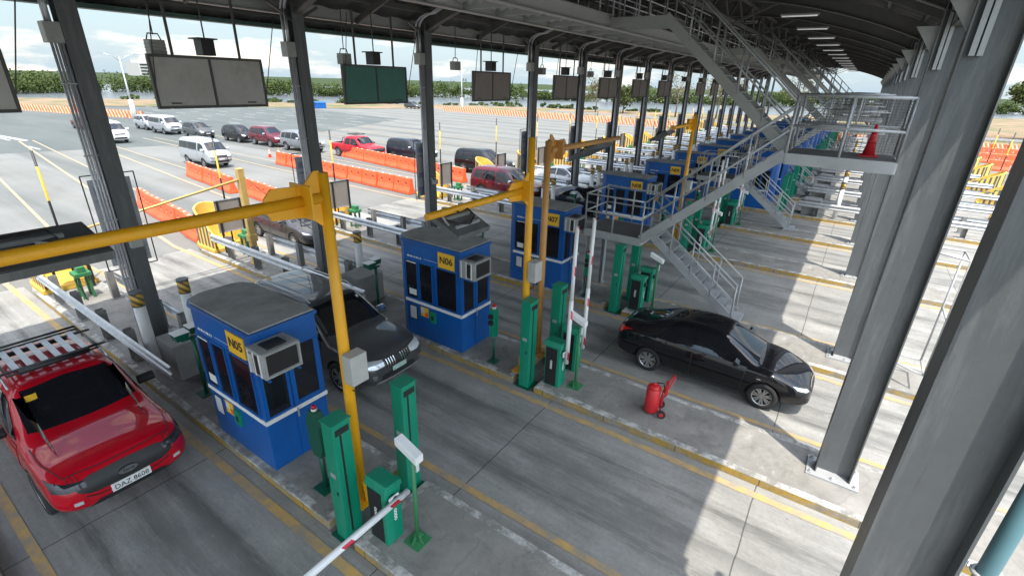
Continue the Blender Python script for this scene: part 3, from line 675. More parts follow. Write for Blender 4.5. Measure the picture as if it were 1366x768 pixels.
# ================================================================== TOLL BOOTHS
BX0, BX1, BY0, BY1, BZ0, BZ1 = -9.12, -6.95, 0.14, 1.28, 0.15, 2.82
def make_booth():
    t = thing('toll_booth', 'x', 'toll booth', (0, 0, 0), 'blue toll booths')
    cxm = (BX0 + BX1) / 2
    def outline(o=0.0):   # rounded upstream end
        return [(BX0 + 0.28 - o, BY0 - o), (BX1 + o, BY0 - o), (BX1 + o, BY1 + o), (BX0 + 0.28 - o, BY1 + o), (BX0 + 0.08 - o, BY1 - 0.1 + o), (BX0 - o, BY1 - 0.3), (BX0 - o, BY0 + 0.3), (BX0 + 0.08 - o, BY0 + 0.1 - o)]
    b = MB(); b.prism(outline(), BZ0 + 0.001, BZ1 - 0.06, 'z'); b.build('wall', M.blue, t, 0.012)
    b = MB(); b.prism(outline(0.03), BZ1 - 0.058, BZ1, 'z'); b.build('roof_edge', M.blue, t, 0.008)
    b = MB(); b.prism(outline(-0.01), BZ1 + 0.002, BZ1 + 0.035, 'z'); b.build('roof', M.booth_roof, t, 0.01)
    yf = BY0
    # stripe at counter height
    b = MB(); b.box(BX0 + 0.27, BX1 + 0.02, yf - 0.022, yf - 0.002, 1.12, 1.2); b.box(BX1 + 0.002, BX1 + 0.022, yf - 0.022, BY1 + 0.01, 1.12, 1.2); b.box(BX0 + 0.27, BX1 + 0.02, BY1 + 0.002, BY1 + 0.02, 1.12, 1.2); b.build('white_stripe', M.white, t, 0.003)
    def win(x0, x1, z0, z1, side, name='window'):
        f = MB(); g_ = MB(); w = 0.035
        if side in 'fb':
            s_ = -1 if side == 'f' else 1; y_ = yf if side == 'f' else BY1; q = sorted
            for a in ((x0, x1, z0, z0 + w), (x0, x1, z1 - w, z1), (x0, x0 + w, z0 + w, z1 - w), (x1 - w, x1, z0 + w, z1 - w)):
                y2 = sorted((y_ + s_ * 0.0015, y_ + s_ * 0.028)); f.box(a[0], a[1], y2[0], y2[1], a[2], a[3])
            y2 = sorted((y_ + s_ * 0.003, y_ + s_ * 0.008)); g_.box(x0 + w, x1 - w, y2[0], y2[1], z0 + w, z1 - w)
        else:
            for a in ((x0, x1, z0, z0 + w), (x0, x1, z1 - w, z1), (x0, x0 + w, z0 + w, z1 - w), (x1 - w, x1, z0 + w, z1 - w)): f.box(BX1 + 0.0015, BX1 + 0.028, a[0], a[1], a[2], a[3])
            g_.box(BX1 + 0.003, BX1 + 0.008, x0 + w, x1 - w, z0 + w, z1 - w)
        fo = f.build(name, M.blue, t); g_.build('pane', M.glass, fo); return fo
    win(-8.82, -8.37, 1.22, 2.30, 'f'); win(-8.34, -7.86, 1.22, 2.30, 'f'); win(-7.76, -7.06, 1.22, 2.30, 'f')
    win(-8.82, -8.37, 1.22, 2.30, 'b'); win(-8.34, -7.86, 1.22, 2.30, 'b'); win(-7.76, -7.06, 1.22, 2.30, 'b')
    win(0.17, 0.62, 1.22, 2.32, 'x')
    # sliding door on the exit end
    b = MB(); b.box(BX1 + 0.003, BX1 + 0.024, 0.66, 1.22, 0.2, 1.11); b.box(BX1 + 0.003, BX1 + 0.024, 0.66, 1.22, 1.21, 1.3); b.box(BX1 + 0.003, BX1 + 0.024, 0.66, 0.74, 1.3, 2.34); b.box(BX1 + 0.003, BX1 + 0.024, 1.16, 1.22, 1.3, 2.34)
    d = b.build('door', M.blue, t); b = MB(); b.box(BX1 + 0.003, BX1 + 0.012, 0.745, 1.155, 1.305, 2.33); b.build('pane', M.glass, d)
    b = MB(); b.box(BX1 + 0.026, BX1 + 0.05, 0.68, 0.70, 1.0, 1.18); b.build('handle', M.steel, d)
    # air conditioner on the exit end
    a = MB(); a.box(BX1 + 0.03, BX1 + 0.48, 0.04, 0.66, 2.18, 2.62); ac = a.build('air_conditioner', M.ac, t, 0.015); ac.location.z = 0.07
    a = MB(); a.box(BX1 + 0.482, BX1 + 0.49, 0.10, 0.60, 2.24, 2.57); a.build('dark_grille', M.black, ac)
    a = MB()
    for y0, y1, z0, z1 in ((0.05, 0.65, 2.19, 2.225), (0.05, 0.65, 2.585, 2.61), (0.05, 0.085, 2.225, 2.585), (0.615, 0.65, 2.225, 2.585)): a.box(BX1 + 0.482, BX1 + 0.5, y0, y1, z0, z1)
    a.build('face_frame', M.ac, ac)
    a = MB(); a.box(BX1 + 0.12, BX1 + 0.22, 0.028, 0.038, 2.24, 2.56); a.box(BX1 + 0.27, BX1 + 0.37, 0.028, 0.038, 2.24, 2.56); a.build('side_vents', M.black, ac)
    a = MB()
    for i in range(4): a.box(BX1 + 0.125 + 0.0 + i * 0.028, BX1 + 0.133 + i * 0.028, 0.022, 0.027, 2.24, 2.56)
    a.box(BX1 + 0.09, BX1 + 0.11, 0.026, 0.038, 2.2, 2.6); a.box(BX1 + 0.235, BX1 + 0.255, 0.026, 0.038, 2.2, 2.6); a.box(BX1 + 0.385, BX1 + 0.41, 0.026, 0.038, 2.2, 2.6); a.build('louvres', M.white, ac)
    a = MB(); a.box(BX1 + 0.15, BX1 + 0.4, 0.18, 0.5, 2.622, 2.64)
    a.build('top_vent', M.black, ac)
    a = MB(); a.box(BX1 + 0.02, BX1 + 0.5, 0.08, 0.11, 2.13, 2.16); a.box(BX1 + 0.02, BX1 + 0.5, 0.58, 0.61, 2.13, 2.16); a.build('bracket', M.blue, ac)
    # papers and small boxes under the stripe
    b = MB(); b.box(-8.74, -8.46, yf - 0.006, yf - 0.0015, 0.62, 1.03); b.build('notice_frame', M.black, t)
    b = MB(); b.box(-8.71, -8.49, yf - 0.012, yf - 0.0065, 0.65, 1.0); b.build('notice', M.paper, t)
    b = MB(); b.box(-8.33, -8.06, yf - 0.01, yf - 0.0015, 0.80, 1.06, 0); b.box(-8.31, -8.2, yf - 0.014, yf - 0.0105, 0.9, 1.03, 1); b.box(-8.17, -8.08, yf - 0.014, yf - 0.0105, 0.82, 0.93, 2); b.build('sticker', [M.sign_yellow, M.paper, M.orange], t)
    b = MB(); b.box(-7.98, -7.80, yf - 0.05, yf - 0.0015, 0.72, 1.02, 0); b.box(-7.93, -7.85, yf - 0.055, yf - 0.0505, 0.80, 0.92, 1); b.build('card_reader', [M.green, M.black], t, 0.004)
    b = MB(); b.box(-8.70, -8.45, yf - 0.014, yf - 0.0085, 1.34, 1.5); b.build('window_notice', M.white, t)
    b = MB(); b.box(-8.73, -8.41, yf - 0.034, yf - 0.029, 2.225, 2.25); b.build('window_strip', M.white, t)
    return t
booth = make_booth()
def booth_extras(t, n):
    b = MB(); b.box(-7.66, -7.14, BY0 - 0.02, BY0 - 0.002, 2.31, 2.70); p = b.build('number_plate', M.sign_yellow, t)
    text('N%02d' % n, 0.235, 'number', M.sign_ink, p, (-7.40, BY0 - 0.023, 2.51), ROT_FRONT, 0.002, 1.0, 0.005)
    b = MB(); b.box(-8.15, -7.70, BY0 - 0.004, BY0 - 0.0015, 2.395, 2.402); b.build('white_line', M.white, t)
    # a row of small illegible white lettering is kept as broken strokes
    b = MB(); r_ = random.Random(2)
    x = -8.72
    while x < -8.24: w = r_.choice([0.02, 0.03, 0.025]); b.box(x, x + w, BY0 - 0.005, BY0 - 0.0015, 2.365, 2.41); x += w + r_.choice([0.008, 0.008, 0.03])
    b.build('lettering', M.white, t)
for n in range(5, LAST + 1):
    if n == 5: t = booth; t.location = (0, FR[5], 0); t['label'] = 'blue toll booth with the yellow plate N05, nearest the camera'
for n in range(6, LAST + 1):
    t = dup(booth, (0, FR[n], 0), 'blue toll booth with the yellow plate N%02d' % n if n <= 9 else 'blue toll booth, the %s past the N09 booth' % ORD[n - 10])
    if n < 12: booth_extras(t, n)
booth_extras(booth, 5)

# ================================================================== ISLAND EQUIPMENT
def make_curtain():
    t = thing('light_curtain_post', 'x', 'sensor post', (0, 0, 0), 'green light curtain posts in the island slots')
    b = MB(); b.box(-0.125, 0.125, -0.15, 0.15, 0.0, 2.14); b.build('housing', M.green, t, 0.012)
    b = MB(); b.box(0.126, 0.132, -0.05, -0.02, 0.15, 1.95); b.box(0.126, 0.133, -0.11, 0.11, 1.96, 2.06); b.build('slot', M.sign_ink, t)
    b = MB(); b.box(-0.14, 0.14, -0.165, 0.165, 2.142, 2.16); b.build('cap', M.green, t, 0.005)
    b = MB(); b.box(-0.19, 0.19, -0.21, 0.21, -0.003, 0.02); b.build('foot', M.green_dark, t)
    b = MB(); b.box(-0.06, 0.06, -0.1525, -0.1505, 1.2, 1.28); b.build('label_plate', M.galv, t)
    b = MB(); b.box(0.04, 0.07, -0.158, -0.1505, 0.9, 0.96); b.build('lock', M.black, t); return t
def make_cabinet():
    t = thing('barrier_cabinet', 'x', 'barrier cabinet', (0, 0, 0), 'green barrier machine cabinets')
    b = MB(); b.box(-0.19, 0.19, -0.15, 0.15, 0.0, 1.02); b.build('housing', M.green, t, 0.012)
    b = MB(); b.prism([(-0.17, 1.0), (0.17, 1.0), (0.15, 1.1), (-0.13, 1.13)], -0.22, 0.22, 'x'); b.build('lid', M.green, t, 0.015)
    b = MB(); b.box(-0.165, 0.115, -0.156, -0.1505, 0.03, 0.97); p = b.build('side_panel', M.sign_ink, t)
    for i in range(4):
        b = MB(); z = 0.64 - i * 0.055
        for j in range(12):
            a0 = 2 * math.pi * j / 12; a1 = 2 * math.pi * (j + 1) / 12
            b.bar((-0.02 + 0.020 * math.cos(a0), -0.159, z + 0.023 * math.sin(a0)), (-0.02 + 0.020 * math.cos(a1), -0.159, z + 0.023 * math.sin(a1)), 0.004, 0.014)
        b.build('logo_ring', M.white, p)
        b = MB()
        for j in range(12):
            a0 = 2 * math.pi * j / 12; a1 = 2 * math.pi * (j + 1) / 12
            b.bar((0.193, 0.02 + 0.020 * math.cos(a0), z - 0.05 + 0.023 * math.sin(a0)), (0.193, 0.02 + 0.020 * math.cos(a1), z - 0.05 + 0.023 * math.sin(a1)), 0.004, 0.014)
        b.build('logo_ring', M.white, t)
    b = MB(); b.cyl((0.19, -0.02, 0.86), (0.26, -0.02, 0.86), 0.06, 12); b.build('hub', M.black, t); return t
def add_arm(cab_, length, vert):
    o = Vector((0.29, -0.02, 0.86)); d = Vector((0, 0, 1)) if vert else Vector((0, -1, 0))
    b = MB(); b.tube([d * -0.22, d * (length * 0.45)], 0.048, 12); a1 = b.build('barrier_arm', M.arm, cab_); a1.location = o
    b = MB(); b.tube([d * (length * 0.45 - 0.03), d * length], 0.04, 12); b.build('arm_tip', M.arm, a1)
    b = MB(); b.box(-0.07, -0.035, -0.09, 0.09, -0.06, 0.06); b.build('clamp', M.white, a1, 0.01)
def make_cam_post():
    t = thing('camera_post', 'x', 'camera post', (0, 0, 0), 'green posts with a small white camera')
    b = MB(); b.box(-0.15, 0.15, -0.15, 0.15, 0.151, 0.165)
    for a in range(4):
        c_, s_ = math.cos(a * math.pi / 2), math.sin(a * math.pi / 2); b.add([(0.03 * c_, 0.03 * s_, 0.165), (0.13 * c_, 0.13 * s_, 0.165), (0.03 * c_, 0.03 * s_, 0.30), (0.03 * c_ + 0.008 * s_, 0.03 * s_ - 0.008 * c_, 0.165), (0.13 * c_ + 0.008 * s_, 0.13 * s_ - 0.008 * c_, 0.165), (0.03 * c_ + 0.008 * s_, 0.03 * s_ - 0.008 * c_, 0.30)], [(0, 1, 2), (3, 5, 4), (0, 2, 5, 3), (1, 4, 5, 2), (0, 3, 4, 1)])
    b.build('base', M.green_mach, t)
    b = MB(); b.cyl((0, 0, 0.165), (0, 0, 1.75), 0.032, 10); b.build('post', M.green_mach, t)
    b = MB(); b.add([(-0.26, -0.075, 1.86), (0.14, -0.075, 1.70), (0.14, 0.075, 1.70), (-0.26, 0.075, 1.86), (-0.26, -0.075, 1.98), (0.14, -0.075, 1.82), (0.14, 0.075, 1.82), (-0.26, 0.075, 1.98)], [(0, 3, 2, 1), (4, 5, 6, 7), (0, 1, 5, 4), (1, 2, 6, 5), (2, 3, 7, 6), (3, 0, 4, 7)])
    b.build('camera', M.white, t, 0.012)
    b = MB(); b.box(-0.03, 0.03, 0.033, 0.09, 1.45, 1.62); b.build('junction_box', M.paper, t, 0.004); return t
def make_signal_post():
    t = thing('lane_signal_post', 'x', 'signal post', (0, 0, 0), 'small green signal posts by the booths')
    b = MB(); b.box(-0.12, 0.12, -0.12, 0.12, 0.151, 0.17); b.build('base', M.green_dark, t)
    b = MB(); b.cyl((0, 0, 0.17), (0, 0, 0.85), 0.035, 10); b.build('post', M.green_dark, t)
    b = MB(); b.box(-0.07, 0.07, -0.09, 0.09, 0.85, 1.58); b.build('housing', M.green, t, 0.015)
    b = MB(); b.box(-0.05, 0.05, -0.17, -0.095, 1.2, 1.30); b.box(-0.05, 0.05, -0.17, -0.095, 1.36, 1.46); b.build('signal_box', M.sign_ink, t, 0.004)
    b = MB(); b.cyl((0, 0, 1.58), (0, 0, 1.63), 0.05, 12); b.build('beacon_base', M.white, t)
    b = MB(); b.tube([(0, 0, 1.63), (0, 0, 1.68), (0, 0, 1.70)], [0.045, 0.045, 0.02], 12); b.build('beacon', M.tail, t); return t
def make_shield_post():
    t = thing('lane_signal_post', 'green signal post with a pointed shield shaped housing beside the N05 booth', 'signal post', (0, 0, 0), 'small green signal posts by the booths')
    b = MB(); b.box(-0.15, 0.15, -0.15, 0.15, 0.151, 0.17); b.build('base', M.green_dark, t, 0.003)
    b = MB(); b.cyl((0, 0, 0.17), (0, 0, 0.9), 0.042, 10); b.build('post', M.green_dark, t)
    b = MB(); b.prism([(-0.09, 0.85), (0.09, 0.85), (0.17, 1.05), (0.17, 1.5), (0.09, 1.72), (-0.09, 1.72), (-0.17, 1.5), (-0.17, 1.05)], -0.07, 0.07, 'y'); b.build('housing', M.green_dark, t, 0.012)
    b = MB(); b.cyl((0, 0, 1.72), (0, 0, 1.76), 0.045, 12); b.build('beacon_base', M.white, t); b = MB(); b.tube([(0, 0, 1.76), (0, 0, 1.80), (0, 0, 1.82)], [0.04, 0.04, 0.02], 12); b.build('beacon', M.tail, t); return t
def make_twin():
    t = thing('twin_reader_post', 'x', 'reader post', (0, 0, 0), 'green posts with twin readers at the booth entries')
    b = MB(); b.box(-0.15, 0.15, -0.15, 0.15, 0.151, 0.17); b.build('base', M.green_dark, t)
    b = MB(); b.cyl((0, 0, 0.17), (0, 0, 1.55), 0.04, 10); b.cyl((-0.02, -0.2, 1.5), (-0.02, 0.16, 1.5), 0.03, 8); b.build('post', M.green_dark, t)
    for dy, dx in ((-0.2, 0.0), (0.13, -0.14)):
        b = MB(); b.prism([(-0.12 + dy, 1.56), (0.10 + dy, 1.56), (0.12 + dy, 1.70), (-0.14 + dy, 1.70)], dx - 0.12, dx + 0.12, 'x', 0); b.box(dx - 0.13, dx + 0.13, dy - 0.15, dy + 0.13, 1.702, 1.72, 1); b.build('reader_head', [M.green_dark, M.white], t, 0.004)
    return t
def make_block():
    t = tag(MB().prism([(-0.42, -0.45), (0.42, -0.45), (0.42, 0.45), (-0.42, 0.45)], 0.152, 1.0, 'z').build('concrete_block', M.conc, bevel=0.02), 'x', 'concrete block', 'concrete blocks protecting the booths'); return t
def make_bollard():
    t = thing('bollard', 'x', 'bollard', (0, 0, 0), 'white bollards with yellow banded tops')
    b = MB(); b.cyl((0, 0, 0.151), (0, 0, 1.76), 0.115, 20); b.build('pipe', M.white, t)
    b = MB(); b.cyl((0, 0, 1.76), (0, 0, 2.04), 0.12, 20); b.build('reflective_band', M.bband, t)
    b = MB(); b.cyl((0, 0, 1.745), (0, 0, 1.765), 0.126, 20); b.cyl((0, 0, 2.04), (0, 0, 2.09), 0.126, 20); b.build('cap', M.green_dark if False else M.col_steel, t); return t
WB = [(0.0, -0.155), (0.035, -0.13), (0.06, -0.085), (0.035, -0.04), (0.0, -0.02), (0.0, 0.02), (0.035, 0.04), (0.06, 0.085), (0.035, 0.13), (0.0, 0.155)]
def make_guard(x0, x1, face, posts, name='guard_rail', mpost=None):
    """W-beam along x; face=-1 bulges towards -y"""
    t = thing(name, 'x', 'guard rail', (0, 0, 0), 'steel guard rails on the islands')
    b = MB(); n = len(WB); vs = []
    for x in (x0, x1):
        for o in (0, 0.006): vs += [(x, face * (d + o) , 0.78 + z) for d, z in WB]
    fs = []
    for i in range(n - 1):
        fs.append((i, i + 1, i + 1 + 2 * n, i + 2 * n)); fs.append((i + n, i + n + 2 * n, i + 1 + 3 * n, i + 1 + n))
    b.add(vs, fs); b.build('beam', M.galv, t)
    for x in posts:
        b = MB(); b.box(x - 0.09, x + 0.09, -face * 0.20 - 0.006, -face * 0.20 + 0.006, 0.152, 0.98); b.box(x - 0.09, x - 0.082, min(-face * 0.03, -face * 0.19), max(-face * 0.03, -face * 0.19), 0.152, 0.98); b.box(x + 0.082, x + 0.09, min(-face * 0.03, -face * 0.19), max(-face * 0.03, -face * 0.19), 0.152, 0.98)
        b.box(x - 0.16, x + 0.16, -face * 0.25 - 0.08, -face * 0.0 + 0.08, 0.1515, 0.17) if False else b.box(x - 0.15, x + 0.15, min(0.04 * face, -face * 0.26), max(0.04 * face, -face * 0.26), 0.1515, 0.168)
        b.build('post', M.conc, t)
    return t
def make_nose():
    t = thing('crash_cushion', 'x', 'crash cushion', (0, 0, 0), 'yellow crash cushions on the island noses')
    L, W_ = 1.75, 0.62; b = MB(); n = 16; vs = []
    def hh(x): return 0.62 + 1.0 * max(0.0, min(1.0, 1 - (x / L))) ** 0.7
    path = [(L, W_)]
    for i in range(n + 1): a = R(90 + 180 * i / n); path.append((0.62 + 0.62 * math.cos(a), W_ * math.sin(a)))
    path.append((L, -W_)); m_ = len(path)
    for z in ('lo', 'hi', 'in', 'inlo'):
        for x, y_ in path:
            s_ = 0.86 if z in ('in', 'inlo') else 1.0; xx = 0.62 + (x - 0.62) * (s_ if x < 0.62 else 1); H = 0.152 if z in ('lo', 'inlo') else 0.152 + hh(x)
            tp = 0.97 if z == 'hi' else 1; vs.append((xx * 1, y_ * s_ * tp, H))
    fs = [(k_ * m_ + i, k_ * m_ + i + 1, (k_ + 1) * m_ + i + 1, (k_ + 1) * m_ + i) for k_ in range(3) for i in range(m_ - 1)]
    b.add(vs, fs); b.build('shell', M.pale_yellow, t)
    b = MB()      # recessed dark ribs
    for sgn in (-1, 1):
        for i in range(5):
            x = 0.45 + i * 0.26; b.add([(x, sgn * (W_ + 0.004), 0.30), (x + 0.11, sgn * (W_ + 0.004), 0.30), (x + 0.11, sgn * (W_ + 0.004) * 0.985, 0.1 + hh(x + 0.11)), (x, sgn * (W_ + 0.004) * 0.985, 0.1 + hh(x))] + [(x, sgn * (W_ - 0.02), 0.30), (x + 0.11, sgn * (W_ - 0.02), 0.30), (x + 0.11, sgn * (W_ - 0.02), 0.1 + hh(x + 0.11)), (x, sgn * (W_ - 0.02), 0.1 + hh(x))], [(0, 1, 2, 3), (4, 7, 6, 5), (0, 4, 5, 1), (2, 6, 7, 3)])
    for a in range(-2, 3):
        ang = R(180 + a * 32); c_, s_ = math.cos(ang), math.sin(ang); px, py = 0.62 + 0.628 * c_, 0.628 * s_; tx, ty = -s_ * 0.055, c_ * 0.055
        zt = 0.05 + 0.152 + hh(px) - 0.12; b.add([(px - tx, py - ty, 0.3), (px + tx, py + ty, 0.3), (px + tx, py * 0.97 + ty, zt), (px - tx, py * 0.97 - ty, zt)] , [(0, 1, 2, 3)])
    b.build('ribs', M.dark_steel, t)
    b = MB(); pts = [(0.62 + 0.78 * math.cos(R(90 + 180 * i / 14)), 0.70 * math.sin(R(90 + 180 * i / 14))) for i in range(15)]
    b.prism([(1.75, 0.70)] + pts + [(1.75, -0.70)], 0.1515, 0.30, 'z'); b.build('base', M.kerb_nose, t, 0.02)
    return t
def make_nose_sign():
    t = thing('nose_sign_board', 'x', 'sign board', (0, 0, 0), 'boards on posts behind the crash cushions')
    b = MB(); b.box(-0.02, 0.02, -0.5, 0.5, 0.95, 2.15); b.build('board', M.panel_tan, t)
    for z_ in (2.13, 0.93): b = MB(); b.box(0.021, 0.04, -0.52, 0.52, z_, z_ + 0.035); b.build('edge_strip', M.galv, t)
    for y_ in (-0.42, 0.42): b = MB(); b.box(0.042, 0.10, y_ - 0.035, y_ + 0.035, 0.152, 2.15); b.build('post', M.black, t)
    return t
def make_marker():
    t = thing('marker_pole', 'x', 'marker pole', (0, 0, 0), 'tall yellow and black marker poles')
    b = MB(); b.cyl((0, 0, 0.152), (0, 0, 4.3), 0.033, 10); b.build('pole', M.bands, t); return t
def make_height_rig():
    t = thing('detector_stand', 'x', 'detector stand', (0, 0, 0), 'green detector stands near the island noses')
    for dx in (-0.16, 0.16):
        for dy in (-0.12, 0.12): b = MB(); b.box(dx - 0.03, dx + 0.03, dy - 0.03, dy + 0.03, 0.152, 0.85); b.build('leg', M.green_mach, t)
    b = MB(); b.box(-0.24, 0.24, -0.2, 0.2, 0.85, 0.97); b.box(-0.08, 0.2, -0.1, 0.1, 0.97, 1.15); b.build('head', M.green_mach, t, 0.01)
    b = MB(); b.tube([(0.1, -0.1, 0.9), (0.35, -0.2, 0.75), (0.4, -0.15, 0.4), (0.25, -0.1, 0.17)], 0.014, 6); b.build('cable', M.black, t); return t

cur = make_curtain(); cab = make_cabinet(); cpo = make_cam_post(); spo = make_signal_post(); twin = make_twin(); blk = make_block(); bol = make_bollard()
g1 = make_guard(-19.2, -10.5, -1, [-18.2, -16.4, -14.6, -12.9]); g2 = make_guard(-18.0, -11.4, 1, [-17.4, -15.5, -14.2, -12.8])
nose = make_nose(); nsg = make_nose_sign(); mrk = make_marker(); rig = make_height_rig()
protos = [cur, cab, cpo, spo, twin, blk, bol, g1, g2, nose, nsg, mrk, rig]
used = set(); ARMS = []
def put(proto, loc, label, **kw):
    if proto not in used: used.add(proto); proto.location = loc; proto['label'] = label; return proto
    return dup(proto, loc, label, **kw)
def fmt(s, n): return s + ' ' + where(n)
DARK = {M.pale_yellow: M.pale_yellow}
g5 = make_guard(-1.9, 8.2, -1, [-1.0, 1.9, 3.2, 5.2, 7.4]); g6 = make_guard(-1.9, 8.2, 1, [-1.0, 1.9, 3.2, 5.2, 7.4])
for n in range(4, LAST + 1):
    Y = FR[n]; near = n <= 9; far = n >= 10
    if n > 4:
        cxp = 2.25 if far else 0.0
        put(cur, (-5.03 + cxp, Y + 0.17, 0), fmt('green light curtain post at the near kerb', n)); put(cur, (-4.95 + cxp, Y + 1.36, 0), fmt('green light curtain post at the far kerb', n))
        if near:
            pos = 'lowered' if n == 5 else 'raised'
            c1 = put(cab, (-4.43, Y + 0.40, 0.152), fmt('green barrier cabinet with %s arm, near side,' % pos if n in (5, 6, 8, 9) else 'green barrier cabinet on the near side', n))
            if n in (5, 6, 8, 9): ARMS.append((c1, 3.4 if n == 5 else 2.9, n != 5))
            if n >= 6:
                c2 = put(cab, (-4.45, Y + 1.22, 0.152), fmt('green barrier cabinet with raised arm, far side,' if n in (6, 8, 9) else 'green barrier cabinet on the far side', n))
                if n in (6, 8, 9): ARMS.append((c2, 2.9, True))
            put(cpo, (-3.98, Y + 0.58, 0), fmt('green post with a tilted white camera', n))
        if n > 5 and near: put(spo, (-6.1, Y + 0.32, 0), fmt('slim green signal post with red beacon', n))
        put(twin, (-10.5 if n > 5 else -10.25, Y + 0.55, 0), fmt('green post with two flat reader heads', n))
        put(blk, (-11.55, Y + 0.88, 0), fmt('grey concrete block before the booth', n))
        if far: put(blk, (-1.3, Y + 0.88, 0), fmt('grey concrete block at the exit side', n))
    if n <= 16:
        put(bol, (-12.15, Y + 0.36, 0), fmt('white bollard nearer the camera of the pair', n)); put(bol, (-12.15, Y + 1.3, 0), fmt('white bollard farther from the camera of the pair', n))
        if far: put(bol, (-0.1, Y + 0.45, 0), fmt('white exit side bollard', n))
    if n > 4: put(g1, (0, Y + 0.12, 0), fmt('steel entry guard rail along the near kerb', n))
    if n > 4: put(g2, (0, Y + IW - 0.1, 0), fmt('steel entry guard rail along the far kerb', n))
    if far:
        ga, gb = (g5, g6)
        put(ga, (0, Y + 0.12, 0), fmt('steel exit guard rail along the near kerb', n)); put(gb, (0, Y + IW - 0.1, 0), fmt('steel exit guard rail along the far kerb', n))
        o = put(nose, (8.75, Y + IW / 2, 0), fmt('striped yellow exit end crash cushion', n), rz=math.pi); o.rotation_euler = (0, 0, math.pi)
        put(mrk, (8.3, Y + 0.35, 0), fmt('tall banded marker pole at the exit end', n)); put(rig, (7.7, Y + 0.9, 0), fmt('green detector stand at the exit end', n))
    if n > 4:
        put(nose, (-20.9, Y + IW / 2, 0), fmt('ribbed yellow entry end crash cushion', n), rz=0.0)
        put(nsg, (-19.0, Y + 0.85, 0), fmt('grey board on two posts behind the cushion', n)); put(mrk, (-19.5, Y + 1.0, 0), fmt('tall banded marker pole at the entry end', n)); put(rig, (-18.1, Y + 0.85, 0), fmt('green detector stand at the entry end', n))
    if far: dup(booth, (-12.4, Y + IW, 0), 'reversed blue toll booth facing the exit, ' + where(n), rz=math.pi)
sh = make_shield_post(); sh.location = (-5.95, FR[5] + 0.42, 0)
for c_, l_, v_ in ARMS: add_arm(c_, l_, v_)

# yellow gantry poles carrying displays --------------------------------
def display(t, cx, cy, cz, sy, w, d, tilt):
    """flat display box hung under an arm: w along y, d along x"""
    b = MB(); b.box(-d / 2, d / 2, -w / 2, w / 2, -0.05, 0.05); o = b.build('display_box', M.col_steel, t, 0.01); o.location = (cx, cy, cz); o.rotation_euler = (0, tilt, 0)
    b = MB(); b.box(-d / 2 + 0.02, d / 2 - 0.02, -w / 2 + 0.02, w / 2 - 0.02, 0.052, 0.056); b.build('back_sheet', M.col_steel, o)
    b = MB(); b.box(-0.12, -0.08, -w * 0.35, w * 0.35, 0.058, 0.10); b.box(0.12, 0.16, -w * 0.35, w * 0.35, 0.058, 0.10); b.build('mounting_rail', M.steel, o)
    b = MB(); b.tube([(-0.1, -w * 0.4, 0.08), (0.1, -w * 0.3, 0.12), (0.18, 0, 0.11), (0.05, w * 0.3, 0.13), (-0.12, w * 0.28, 0.16), (-0.15, 0, 0.14), (-0.05, -w * 0.1, 0.2)], 0.018, 6); b.build('cable', M.black, o)
    return o
def gantry(n, label, py, arm_y, az, mcol, top, px=-5.35, disp=True, dx=-0.75, dsz=(1.45, 1.1), box=True, dcy=None, dz=0.34, tilt=-28):
    t = thing('display_gantry', label, 'gantry pole', (px, FR[n], 0), 'yellow poles with arms holding lane displays')
    s_ = 1 if arm_y > py else -1
    b = MB(); b.tube([(0, py, 0.152), (0, py, top * 0.5), (0, py, top)], [0.085, 0.08, 0.07], 12); b.build('pole', mcol, t)
    b = MB(); b.box(-0.2, 0.2, py - 0.2, py + 0.2, 0.1515, 0.175)
    for k_ in range(4):
        c_, d_ = math.cos(k_ * math.pi / 2), math.sin(k_ * math.pi / 2)
        b.bar((0.13 * c_, py + 0.13 * d_, 0.175), (0.08 * c_, py + 0.08 * d_, 0.55), 0.02, 0.05)
    b.build('base', mcol, t)
    b = MB(); b.tube([(0, py + s_ * 0.08, az), (0, arm_y, az)], [0.072, 0.058], 12); b.build('arm', mcol, t)
    b = MB()
    b.prism([(py + s_ * 0.05, az - 0.38), (py + s_ * 0.30, az - 0.16), (py + s_ * 0.30, az + 0.16), (py + s_ * 0.12, az + 0.33), (py + s_ * 0.05, az + 0.33)], -0.012, 0.012, 'x')
    b.prism([(py + s_ * 0.32, az - 0.2), (py + s_ * 0.72, az - 0.16), (py + s_ * 0.78, az - 0.05), (py + s_ * 0.78, az + 0.1), (py + s_ * 0.68, az + 0.2), (py + s_ * 0.32, az + 0.18)], -0.012, 0.012, 'x')
    b.box(-0.2, 0.2, min(py + s_ * 0.3, py + s_ * 0.325), max(py + s_ * 0.3, py + s_ * 0.325), az - 0.2, az + 0.2); b.build('joint_plate', mcol, t)
    if disp:
        cy = dcy if dcy is not None else arm_y - s_ * dsz[0] * 0.55
        display(t, dx, cy, az - dz, s_, dsz[0], dsz[1], R(tilt))
        b = MB(); b.bar((-0.02, cy - 0.35, az - 0.02), (dx + 0.1, cy - 0.35, az - 0.25), 0.03, 0.03); b.bar((-0.02, cy + 0.35, az - 0.02), (dx + 0.1, cy + 0.35, az - 0.25), 0.03, 0.03); b.build('display_bracket', M.steel, t)
    if box:
        b = MB(); b.box(0.10, 0.30, py - 0.13, py + 0.15, 2.5, 2.96); q = b.build('meter_box', M.box_grey, t, 0.01)
        b = MB(); b.tube([(0.2, py, 2.5), (0.2, py - 0.02, 2.35), (0.1, py, 2.3)], 0.012, 6); b.build('cable', M.black, q)
    return t
gantry(5, 'large yellow gantry pole in front, its arm crossing to the left edge', 0.62, -3.4, 5.12, M.yellow, 5.42, -5.28, True, -1.42, (1.75, 0.85), True, -2.2, 0.36, 12)
